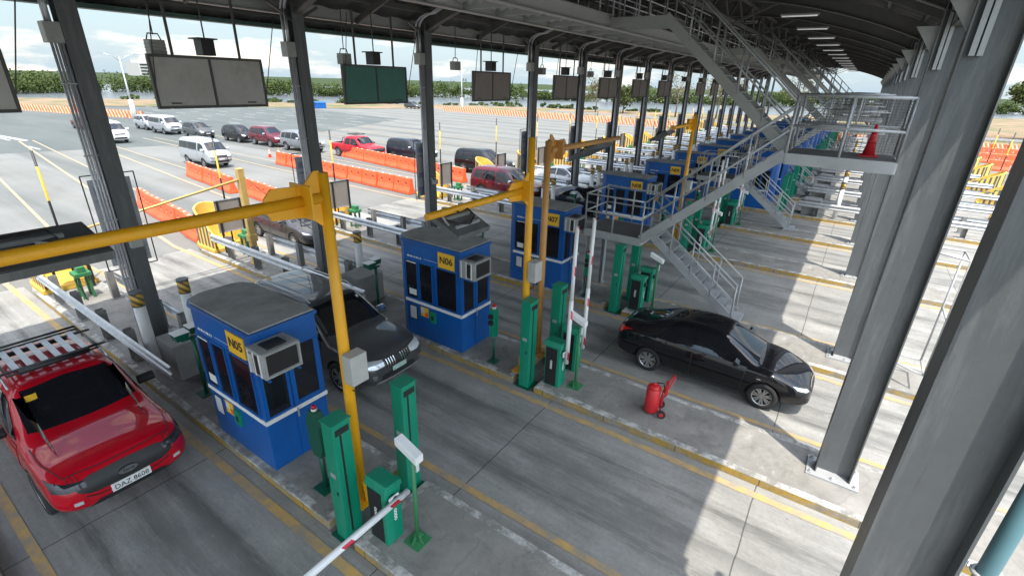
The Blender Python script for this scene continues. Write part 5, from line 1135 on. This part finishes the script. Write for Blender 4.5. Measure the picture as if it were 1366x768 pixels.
# ---- hatchback / MPV -------------------------------------------------
def mpv_opts():
    st = [(-2.10, .45, .5, .58, .6, .56, .9, .5, 1.05, 1.1), (-2.06, .30, .74, .80, .58, .78, .98, .62, 1.30, 1.34), (-1.9, .26, .79, .84, .58, .81, 1.0, .62, 1.52, 1.56), (-1.3, .24, .80, .85, .58, .82, 1.0, .61, 1.62, 1.65), (-0.4, .24, .80, .85, .58, .82, .99, .61, 1.65, 1.68), (0.25, .24, .80, .85, .58, .82, .98, .60, 1.60, 1.63), (0.75, .24, .80, .85, .58, .81, .97, .62, 1.33, 1.36),
          (1.2, .24, .80, .84, .58, .80, .95, .66, 1.06, 1.10), (1.4, .25, .79, .835, .57, .80, .92, .66, .98, 1.03), (1.8, .27, .75, .80, .55, .76, .84, .60, .88, .92), (2.02, .30, .64, .70, .52, .64, .72, .5, .76, .79), (2.08, .36, .48, .52, .5, .48, .64, .38, .68, .69)]
    sw = [([(-1.85, 1.08), (-1.25, 1.07)], [(-1.78, 1.42), (-1.25, 1.46)]), ([(-1.18, 1.07), (-0.30, 1.05)], [(-1.18, 1.47), (-0.32, 1.50)]), ([(-0.22, 1.05), (0.3, 1.03), (0.95, 1.02)], [(-0.22, 1.50), (0.12, 1.49), (0.36, 1.42)])]
    dr = [([(-1.0, .70), (-0.75, .40), (-0.26, .40)], [(-1.18, 1.03), (-0.8, 1.02), (-0.26, 1.01)]), ([(-0.22, .40), (0.3, .40), (0.85, .42)], [(-0.22, 1.01), (0.3, 1.0), (0.92, .98)])]
    return dict(st=st, track=.72, wr=.31, wx=(-1.25, 1.28), side_windows=sw, side_doors=dr, windscreen=([(-.63, 1.07), (0, 1.13), (.63, 1.07)], [(-.52, 1.52), (0, 1.56), (.52, 1.52)]), rear_glass=([(-.56, 1.1), (.56, 1.1)], [(-.5, 1.46), (.5, 1.46)]),
        patches=[('headlight', M.lamp, '+x', [(.40, .66), (.56, .67), (.70, .72)], [(.42, .76), (.58, .80), (.71, .84)], .010), ('grille', M.black, '+x', [(-.32, .62), (.32, .62)], [(-.32, .72), (.32, .72)], .008), ('lower_grille', M.black, '+x', [(-.44, .38), (.44, .38)], [(-.4, .50), (.4, .50)], .008), ('tail_light', M.tail, '-x', [(.62, .9), (.76, .9)], [(.60, 1.18), (.72, 1.18)], .010), ('number_plate', M.paper, '+x', [(-.2, .52), (.2, .52)], [(-.2, .61), (.2, .61)], .014)],
        mirrors=[(.72, 1.03, .2, .15, .82, None)], handles=[(-.8, .93), (.0, .92)], spokes=6)

P_red = paint('ruby_red_car_paint', (0.46, 0.003, 0.014), 0.2, 0.0); P_black = paint('black_car_paint', (0.006, 0.006, 0.008), 0.10); P_grey = paint('graphite_car_paint', (0.085, 0.087, 0.09), 0.22, 0.4)
P_brown = paint('dark_grey_car_paint', (0.07, 0.067, 0.07), 0.2, 0.3); P_maroon = paint('maroon_car_paint', (0.13, 0.008, 0.02), 0.2, 0.25); P_silver = paint('silver_car_paint', (0.48, 0.50, 0.52), 0.3, 0.5); P_white = paint('white_car_paint', (0.75, 0.75, 0.75), 0.25)
P_lgrey = paint('light_grey_car_paint', (0.24, 0.25, 0.26), 0.28, 0.4); P_blueblk = paint('blue_black_car_paint', (0.015, 0.02, 0.03), 0.18, 0.2)

# foreground red pickup
pk, bv = vehicle('pickup', 'red pickup truck with roof rack and plate DAZ 8608, nearest vehicle at left', 'pickup truck', P_red, pickup_opts())
pk.location = (-10.80, 1.50, 0)
b = MB(); b.box(2.69, 2.722, -0.26, 0.26, 0.56, 0.69); pl = b.build('number_plate', M.white, pk, 0.004); text('DAZ 8608', 0.115, 'plate_text', M.sign_ink, pl, (2.726, 0, 0.622), ROT_X, 0.001, 0.92, 0.0)
b = MB(); n = 20; vs = [(2.72, 0.13 * math.cos(2 * math.pi * i / n), 0.83 + 0.055 * math.sin(2 * math.pi * i / n)) for i in range(n)] + [(2.69, 0.13 * math.cos(2 * math.pi * i / n), 0.83 + 0.055 * math.sin(2 * math.pi * i / n)) for i in range(n)]
b.add(vs, [tuple(range(n))] + [(i, (i + 1) % n, (i + 1) % n + n, i + n) for i in range(n)]); em = b.build('badge', M.chrome, pk)
text('Ford', 0.075, 'badge_text', M.black, em, (2.722, 0, 0.83), (R(90), 0, R(90)), 0.001)
# roof rack
rk = MB()
for i in range(6): y_ = -0.46 + i * 0.184; rk.box(-0.62, 0.34, y_ - 0.045, y_ + 0.045, 1.915, 1.93)
rk_o = rk.build('rack_slats', M.galv, pk)
rk = MB(); rk.tube([(-0.72, -0.60, 1.96), (0.42, -0.60, 1.96), (0.42, 0.60, 1.96), (-0.72, 0.60, 1.96), (-0.72, -0.60, 1.96)], 0.022, 8); rk.tube([(-0.72, -0.60, 1.90), (0.42, -0.60, 1.90), (0.42, 0.60, 1.90), (-0.72, 0.60, 1.90), (-0.72, -0.60, 1.90)], 0.018, 8)
for x in (-0.55, 0.25): rk.bar((x, -0.76, 1.885), (x, 0.76, 1.885), 0.05, 0.03)
rk.build('roof_rack', M.black, pk)
rk = MB(); rk.tube([(0.50, -0.46, 1.95), (0.50, 0.46, 1.95)], 0.05, 10); rk.build('light_bar', M.black, pk)
for s_ in (-0.72, 0.72): rk = MB(); rk.tube([(-0.7, s_ * 0.92, 1.74), (-0.6, s_ * 0.92, 1.83), (0.4, s_ * 0.92, 1.84), (0.55, s_ * 0.92, 1.74)], 0.018, 8); rk.build('roof_rail', M.galv, pk)
patch(bv, '+x', [(.34, 1.60), (.50, 1.60)], [(.33, 1.655), (.48, 1.655)], .012, 'sticker', M.sign_yellow, pk) if False else patch(bv, '+x', [(-.56, 1.575), (-.42, 1.585)], [(-.55, 1.64), (-.41, 1.65)], .012, 'sticker', M.sign_yellow, pk, 4, 3)
for s_ in (-1, 1):   # bonnet creases and claw stickers
    patch(bv, '+z', [(1.55, s_ * .42), (2.35, s_ * .36)], [(1.55, s_ * .435), (2.35, s_ * .375)], .006, 'bonnet_crease', P_red, pk, 12, 3)
    for i in range(3): patch(bv, '+x', [(s_ * (.56 + .05 * i), .95), (s_ * (.572 + .05 * i), .95)], [(s_ * (.575 + .05 * i), 1.03), (s_ * (.58 + .05 * i), 1.03)], .007, 'claw_sticker', M.sign_ink, pk, 3, 4)
patch(bv, '+x', [(-.55, .69), (-.40, .63), (0, .61), (.40, .63), (.55, .69)], [(-.54, .70), (-.40, .642), (0, .622), (.40, .642), (.54, .70)], .014, 'trim', M.black, pk, 20, 3)
def seam(bvh, par, pts, side='+z', w=0.012, name='panel_gap'):
    a = [(x, y_ - w / 2) for x, y_ in pts]; c_ = [(x + (w if len(pts) and abs(pts[0][0] - pts[-1][0]) < 0.25 else 0), y_ + (w / 2 if abs(pts[0][0] - pts[-1][0]) >= 0.25 else -w / 2)) for x, y_ in pts]
    patch(bvh, side, a, c_, 0.004, name, M.black, par, 16, 2, 0.001)
for s_ in (-1, 1): seam(bv, pk, [(1.50, s_ * .80), (2.0, s_ * .80), (2.46, s_ * .70)])
seam(bv, pk, [(2.47, -.70), (2.53, -.3), (2.54, 0), (2.53, .3), (2.47, .70)])

# foreground graphite SUV
sv, bv = vehicle('suv', 'graphite grey SUV with roof rails, between the N05 and N06 booths', 'SUV', P_grey, dict(suv_opts(), name='toll_lane_suv'))
sv.location = (-9.55, 6.28, 0); sv.name = 'parked_car'
for i in range(10): y_ = -.30 + i * .0667; patch(bv, '+x', [(y_ - .009, .745), (y_ + .009, .745)], [(y_ - .009, .90), (y_ + .009, .90)], .016, 'grille_bar', M.chrome, sv, 3, 4) if abs(y_) > 0.05 else None
for s_ in (-1, 1): rk = MB(); rk.tube([(-1.9, s_ * .60, 1.74), (-1.75, s_ * .60, 1.83), (0.0, s_ * .60, 1.85), (0.2, s_ * .60, 1.75)], 0.017, 8); rk.build('roof_rail', M.galv, sv)
b = MB(); b.box(2.36, 2.37, -0.2, 0.2, 0.60, 0.71); b.build('number_plate', mat('green_number_plate', (0.35, 0.50, 0.44), 0.5), sv)
for i in range(4): y_ = -.45 + .3 * i; patch(bv, '+z', [(-1.8, y_), (-.4, y_)], [(-1.8, y_ + .03), (-.4, y_ + .03)], .006, 'roof_crease', P_grey, sv, 10, 3)
for s_ in (-1, 1): seam(bv, sv, [(1.16, s_ * .78), (1.7, s_ * .77), (2.16, s_ * .68)])
seam(bv, sv, [(2.18, -.66), (2.25, 0), (2.18, .66)])
patch(bv, '+x', [(-.52, 1.18), (-.44, 1.185)], [(-.51, 1.23), (-.43, 1.235)], .012, 'sticker', M.white, sv, 4, 3); patch(bv, '+x', [(.48, 1.6), (.54, 1.6)], [(.47, 1.64), (.53, 1.64)], .012, 'sticker', M.white, sv, 4, 3)
# foreground black sedan
sd, bv = vehicle('sedan', 'glossy black sedan driving out under the stairway', 'car', P_black, sedan_opts())
sd.location = (-1.70, 11.28, 0)
for s_ in ('+y', '-y'): patch(bv, s_, [(1.12, .70), (1.20, .70)], [(1.12, .715), (1.2, .715)], .008, 'badge', M.chrome, sd, 4, 3)
b = MB(); b.bar((0.95, -.35, 1.035), (0.98, .15, 1.045), 0.012, 0.015); b.bar((0.95, .05, 1.04), (0.95, .5, 1.03), 0.012, 0.015); b.build('wiper', M.black, sd)
for s_ in (-1, 1): seam(bv, sd, [(1.14, s_ * .66), (1.6, s_ * .64), (1.98, s_ * .52)])
sd2, _ = vehicle('sedan', 'x', 'car', P_brown, dict(sedan_opts())); sd2.location = (-19.2, 11.4, 0); sd2['label'] = 'dark grey sedan waiting behind the N06 guard rail'
van, _ = vehicle('van', 'silver van with a black front guard, alone in the open plaza', 'van', P_silver, van_opts()); van.location = (-40.8, 18.1, 0)
b = MB()
for z in (.55, .8): b.tube([(2.3, -.75, z), (2.52, -.6, z), (2.56, 0, z), (2.52, .6, z), (2.3, .75, z)], .03, 8)
for y_ in (-.35, .35): b.cyl((2.54, y_, .45), (2.54, y_, .9), .025, 8)
b.build('front_guard', M.black, van)
mpv, _ = vehicle('mpv', 'black hatchback in the queue, third from the right of the far row', 'car', P_black, mpv_opts()); mpv.location = (-53.2, 27.3, 0)
suvp, _ = vehicle('suv', 'maroon SUV in the far queue, ahead of the black hatchback', 'SUV', P_maroon, suv_opts(chrome=True)); suvp.location = (-48.2, 27.7, 0)
pk2, _ = vehicle('pickup', 'maroon red pickup truck with roof rack beside the orange barriers', 'pickup truck', P_red, pickup_opts()); pk2.location = (-36.0, 28.6, 0)
rk = MB(); rk.tube([(-0.62, -0.55, 1.95), (0.42, -0.55, 1.95), (0.42, 0.55, 1.95), (-0.62, 0.55, 1.95), (-0.62, -0.55, 1.95)], 0.022, 8)
for i in range(5): rk.box(-0.62, 0.42, -0.44 + i * 0.2, -0.40 + i * 0.2, 1.90, 1.92)
rk.build('roof_rack', M.black, pk2)
rk = MB(); rk.tube([(-1.3, -.72, 1.12), (-1.15, -.62, 1.6), (-1.15, .62, 1.6), (-1.3, .72, 1.12)], .035, 8); rk.build('roll_bar', M.black, pk2)
def recolor(src, loc, label, old, new, rz=0.0): return dup(src, loc, label, swap={old: new}, rz=rz)
q = recolor(suvp, (-42.6, 27.6, 0), 'light grey SUV in the queue behind the second column', P_maroon, P_lgrey)
q = recolor(suvp, (-31.4, 30.6, 0), 'blue black SUV behind the orange barriers, half hidden by a banner', P_maroon, P_blueblk)
q = recolor(suvp, (-22.9, 29.8, 0), 'dark minivan beside the crash cushion of the N09 island', P_maroon, P_black)
q = recolor(suvp, (-16.6, 24.0, 0), 'maroon SUV in the lane before the N09 booth', P_maroon, P_maroon)
q = recolor(sd2, (-15.6, 29.1, 0), 'white sedan in the first lane past the N09 island', P_brown, P_white)
q = recolor(sd2, (-11.6, 23.8, 0), 'dark sedan ahead of the maroon SUV in the N09 lane', P_brown, P_blueblk)
q = recolor(sd2, (-75.5, 21.0, 0), 'dark maroon sedan at the far left turning into the plaza', P_brown, P_maroon, R(0))
q = recolor(van, (-60.6, 18.6, 0), 'white van partly hidden by the first column', P_silver, P_white)
for c_ in list(q.children):
    if c_.name.startswith('front_guard'): bpy.data.objects.remove(c_)
q = recolor(van, (-65.3, 25.4, 0), 'silver van with a dark bumper at the back of the far queue', P_silver, P_silver)
for c_ in list(q.children):
    if c_.name.startswith('front_guard'): bpy.data.objects.remove(c_)
recolor(mpv, (-71.2, 25.9, 0), 'silver minivan beside the far silver van', P_black, P_silver)
recolor(mpv, (-59.0, 26.0, 0), 'charcoal station wagon ahead of the far silver van', P_black, P_grey)
recolor(mpv, (-88.0, 86.6, 0), 'tiny grey car parked at the far edge of the plaza', P_black, P_grey)
recolor(sd2, (3.6, 38.6, 0), 'red sedan seen between the stair rails', P_brown, P_red)

# ================================================================== BARRIERS
def make_barrier(L=1.52):
    t = thing('water_barrier', 'x', 'barrier', (0, 0, 0), 'orange plastic water filled barriers')
    prof = [(-0.26, 0.0), (0.26, 0.0), (0.26, 0.16), (0.15, 0.42), (0.10, 0.95), (-0.10, 0.95), (-0.15, 0.42), (-0.26, 0.16)]
    b = MB(); b.prism(prof, -L / 2 + 0.02, L / 2 - 0.02, 'x'); o = b.build('shell', M.orange, None, 0.0)
    cuts = []
    for x in (-0.36, 0.36): c_ = MB(); c_.tube([(x, -0.4, 0.62), (x, 0.4, 0.62)], 0.085, 12); cuts.append(c_.build('cut', M.orange))
    me = boolean(o.data, cuts); bpy.data.objects.remove(o); o = bpy.data.objects.new('shell', me); COL.objects.link(o); o.parent = t; bv_ = o.modifiers.new('b', 'BEVEL'); bv_.width = 0.02; bv_.segments = 2; bv_.limit_method = 'ANGLE'
    for x in (-0.35, 0.35): b = MB(); b.cyl((x, 0, 0.95), (x, 0, 0.98), 0.05, 10); b.build('filler_cap', M.white, t)
    return t
bar = make_barrier(); used_b = []
def barrier_row(x0, y0, x1, y1, what):
    L = math.hypot(x1 - x0, y1 - y0); n = max(1, round(L / 1.55)); a = math.atan2(y1 - y0, x1 - x0)
    for i in range(n):
        f_ = (i + 0.5) / n; p = (x0 + (x1 - x0) * f_, y0 + (y1 - y0) * f_ + 0.05 * random.uniform(-1, 1), 0); r_ = a + random.uniform(-0.03, 0.03)
        word = ('first', 'second', 'third', 'fourth', 'fifth', 'sixth', 'seventh', 'eighth', 'ninth', 'tenth', 'eleventh', 'twelfth')[i] if i < 12 else 'one more'
        lab = 'orange plastic barrier, %s from the left in the %s' % (word, what)
        if not used_b: bar.location = p; bar.rotation_euler = (0, 0, r_); bar['label'] = lab; used_b.append(1)
        else: dup(bar, p, lab, rz=r_)
barrier_row(-37.5, 21.9, -21.6, 20.9, 'row ending at N08')
barrier_row(-38.3, 28.1, -21.6, 25.9, 'rear row ending at N09')
barrier_row(-30.0, 9.7, -21.4, 8.7, 'row ending at N06')
barrier_row(-37.0, 15.2, -29.5, 14.2, 'gapped row ending at N07'); barrier_row(-28.8, 14.6, -21.6, 13.8, 'row touching the N07 nose')
barrier_row(-26.2, 2.3, -21.9, 3.5, 'row at the left edge')
for i, (yy, x0) in enumerate(((64.0, 10.5), (71.0, 10.8), (79.0, 11.0), (86.0, 11.5), (58, 10.2), (52, 10.0))):
    if yy > 60: barrier_row(x0, yy, x0 + 13, yy, 'far right row, %s' % ('nearest', 'second', 'third', 'farthest')[i])
# striped barriers along the far edge of the plaza
def make_far_barrier():
    b = MB(); b.prism([(-0.3, 0), (0.3, 0), (0.22, 0.35), (0.12, 1.0), (-0.12, 1.0), (-0.22, 0.35)], -0.5, 0.5, 'x'); return tag(b.build('striped_barrier', M.fbar), 'x', 'barrier', 'orange and white barriers along the far plaza edge')
fb = make_far_barrier(); fb_used = []
def fb_put(x, y_, a, lab):
    if not fb_used: fb.location = (x, y_, 0); fb.rotation_euler = (0, 0, a); fb['label'] = lab; fb_used.append(1)
    else:
        c_ = fb.copy(); COL.objects.link(c_); c_.location = (x, y_, 0); c_.rotation_euler = (0, 0, a); c_['label'] = lab
L1 = 'orange and white striped block in the long line before the water'; L2 = 'orange and white striped block in the left curved line before the far queue'
for i in range(72): fb_put(-78 + i * 1.32, 87.0 - (0.02 * i), 0.5, L1)
for i in range(22): f_ = i / 21; fb_put(-117 + 29 * f_, 23.6 + 7.6 * f_, 0.6, L2)

# ================================================================== VEGETATION
def crown(b, c, rx, rz_, n, sz, rnd, lobes=7, m=0):
    cs = [(c[0] + rnd.gauss(0, rx * 0.45), c[1] + rnd.gauss(0, rx * 0.45), c[2] + rnd.gauss(0, rz_ * 0.4), rnd.uniform(0.35, 0.6)) for _ in range(lobes)]
    for i in range(n):
        q = cs[i % lobes]; v = Vector((rnd.gauss(0, 1), rnd.gauss(0, 1), rnd.gauss(0, 1))).normalized() * (rnd.random() ** 0.4)
        p = Vector((q[0] + v.x * rx * q[3], q[1] + v.y * rx * q[3], q[2] + v.z * rz_ * q[3]))
        a = Vector((rnd.gauss(0, 1), rnd.gauss(0, 1), rnd.gauss(0, 1))).normalized(); e = a.orthogonal().normalized(); f_ = a.cross(e); s_ = sz * rnd.uniform(0.6, 1.3)
        b.add([p + e * s_, p + f_ * s_ * 0.7, p - e * s_ * 0.9, p - f_ * s_ * 0.8], [(0, 1, 2, 3)], m)
def tree(name, label, x, y_, h, rx, n, sz, lm, seed, trunk=0.25, group='single trees beyond the plaza', bare=0.4):
    rnd = random.Random(seed); t = thing(name, label, 'tree', (x, y_, -0.05), group)
    b = MB(); b.tube([(0, 0, 0), (0.1, 0.05, h * 0.3), (0.0, 0.2, h * 0.62)], [trunk, trunk * 0.7, trunk * 0.4], 8)
    for i in range(9):
        a = rnd.uniform(0, 6.28); z0 = h * rnd.uniform(0.28, 0.6); l_ = rx * rnd.uniform(0.6, 1.0)
        p1 = (l_ * 0.5 * math.cos(a), l_ * 0.5 * math.sin(a), z0 + h * 0.18); p2 = (l_ * math.cos(a + 0.3), l_ * math.sin(a + 0.3), z0 + h * rnd.uniform(0.22, 0.38)); b.tube([(0, 0.1, z0), p1, p2], [trunk * 0.4, trunk * 0.22, trunk * 0.08], 5)
        for k_ in range(3): a2 = rnd.uniform(0, 6.28); b.tube([p1, (p2[0] + 0.4 * rx * math.cos(a2), p2[1] + 0.4 * rx * math.sin(a2), p2[2] + rnd.uniform(-0.1, 0.15) * h)], [trunk * 0.12, trunk * 0.03], 4)
    b.build('trunk', M.bark, t)
    b = MB(); crown(b, (0, 0, h * 0.68), rx, h * 0.36, n, sz, rnd, 11); b.build('crown', lm, t); return t
rnd = random.Random(11)
def belt(pts, hmin, hmax, name, m, dens, depth, sz=0.55, rmul=1.0):
    b = MB()
    for (x0, y0), (x1, y1) in zip(pts[:-1], pts[1:]):
        L = math.hypot(x1 - x0, y1 - y0); n = int(L * dens); nx_, ny_ = -(y1 - y0) / L, (x1 - x0) / L
        for i in range(n):
            f_ = rnd.random(); d = rnd.random() ** 1.3 * depth; h = rnd.uniform(hmin, hmax) * (0.85 + 0.3 * math.sin(f_ * L / 9.0)); r_ = rnd.uniform(2.0, 3.6) * rmul
            crown(b, (x0 + (x1 - x0) * f_ + nx_ * d, y0 + (y1 - y0) * f_ + ny_ * d, h * 0.5), r_, h * 0.62, 150, sz, rnd, 5)
    return tag(b.build(name, m), kind='stuff')
o = belt([(200, 268), (44, 268), (-15, 243), (-63, 203), (-129, 162)], 3.9, 5.3, 'mangrove_belt', M.mangrove, 2.0, -18, 0.32); o['label'] = 'low green mangrove belt across the water'
o = belt([(-129, 162), (-158, 104), (-190, 76), (-200, 62), (-182, 35), (-176, 10), (-200, -40)], 3.4, 4.8, 'mangrove_belt', M.mangrove, 2.6, -14, 0.27); o['label'] = 'low green mangrove belt behind the left edge of the plaza'
o = belt([(-150, 50), (-122, 77), (-92, 113), (-43, 136)], 0.5, 1.2, 'shore_scrub', M.mangrove, 0.5, 4, 0.25, 0.45); o['label'] = 'scrub along the near shore of the water'
tree('tree', 'thin dry tree standing behind the third hanging board', -56, 118, 8.0, 3.4, 700, 0.22, M.leaf_dry, 1, 0.16)
tree('tree', 'rounded green tree below the third hanging board', -50, 121, 6.2, 3.6, 1700, 0.26, M.leaf, 2, 0.2)
tree('tree', 'leafless looking tree seen past the fourth column', -36, 118, 9.5, 4.2, 500, 0.2, M.leaf_dry, 3, 0.2)
tree('tree', 'sparse tree seen below the fifth hanging board', -28, 122, 10.0, 4.5, 800, 0.22, M.leaf_dry, 4, 0.2)
tree('tree', 'thin bare tree near the far stair landing', -12, 124, 9.5, 4.2, 500, 0.2, M.leaf_dry, 5, 0.2)
tree('tree', 'bushy green tree framed by the upper platform railing', 2.5, 108, 5.2, 4.6, 2600, 0.3, M.leaf, 6, 0.25)
tree('tree', 'yellow green tree right of the one behind the platform railing', 9.5, 110, 5.0, 4.2, 2200, 0.3, M.leaf, 16, 0.25)
tree('tree', 'large dense tree at the right edge of the photograph', 26.5, 112, 9.5, 7.0, 12000, 0.30, M.leaf, 7, 0.35)
tree('tree', 'dry branched tree left of the large dense one at the right', 23.5, 116, 9.5, 5.0, 2600, 0.22, M.leaf_dry, 8, 0.3)
tree('tree', 'small dry tree behind the first column', -128, 52, 4.5, 2.4, 700, 0.3, M.leaf, 9, 0.15)
# far shoreline rail and posts beyond the striped blocks
t = thing('road_guard_rail', 'long pale road rail beyond the striped blocks', 'guard rail', (0, 0, 0))
b = MB(); b.box(-60, 70, 101.0, 101.06, 0.45, 0.75); b.build('beam', M.galv, t)
b = MB()
for i in range(66): b.box(-60 + i * 2, -59.9 + i * 2, 101.08, 101.2, -0.05, 0.75)
o = b.build('post', M.conc, t); o['kind'] = 'stuff'
t = tag(MB().box(-100.5, -97.5, 67.5, 70, 0, 1.1).prism([(-100.6, 1.1), (-97.4, 1.1), (-97.8, 1.35), (-100.2, 1.35)], 67.4, 70.1, 'y').build('blue_container', M.blue, bevel=0.05), 'small blue box at the far plaza edge', 'container')
# lamp posts ----------------------------------------------------------
def lamp_post(label, x, y_, h, fork=True):
    t = thing('street_lamp', label, 'lamp post', (x, y_, -0.02), 'tall lamp posts on the plaza')
    b = MB(); b.tube([(0, 0, 0), (0, 0, h)], [0.17, 0.07], 10); b.build('pole', M.galv, t)
    b = MB(); b.tube([(0, 0, 0.02), (0, 0, 2.6)], [0.32, 0.28], 10); b.build('base', M.white, t)
    for s_ in (-1, 1): b = MB(); b.tube([(0, 0, h - 0.6), (0, s_ * 0.8, h + 0.1), (0, s_ * 1.9, h + 0.4)], [0.05, 0.04, 0.035], 6); b.box(-0.15, 0.15, s_ * 2.2 - 0.4, s_ * 2.2 + 0.4, h + 0.36, h + 0.46); b.build('lamp_arm', M.galv, t)
    return t
lamp_post('tall twin arm lamp post behind the first column, left', -88, 30.5, 8.2); lamp_post('tall lamp post left of the third hanging board', -80, 95, 8.3)
# distant buildings and cranes
t = thing('distant_building', 'pale blocky building far behind the mangroves, left', 'building', (-820, 330, -1))
b = MB(); b.box(-20, 20, -34, 34, 0, 17); b.build('wall', M.panel_back, t); b = MB(); b.box(-12, 12, -30, 4, 17, 23); b.box(-8, 8, -20, -10, 23, 27); b.build('roof_block', M.panel_back, t)
for i in range(4): b = MB(); b.box(20.1, 20.4, -32, 32, 2.5 + i * 3.8, 4.2 + i * 3.8); b.build('window_band', M.cglass, t)
for i, (x, y_, h, w_) in enumerate(((-900, 262, 26, 'leftmost'), (-880, 318, 24, 'middle'), (-860, 330, 25, 'rightmost'))):
    t = thing('crane', 'thin distant crane mast on the left skyline, %s of three' % w_, 'crane', (x - 60, y_ - 160 + i * 6, -1), 'cranes on the left skyline')
    b = MB(); b.tube([(0, 0, 0), (0, 6 - i * 2, h)], 0.8, 6); b.build('mast', M.steel, t); b = MB(); b.tube([(0, 6 - i * 2, h), (0, 14 - i * 2, h * 1.3)], 0.5, 6); b.build('jib', M.steel, t)
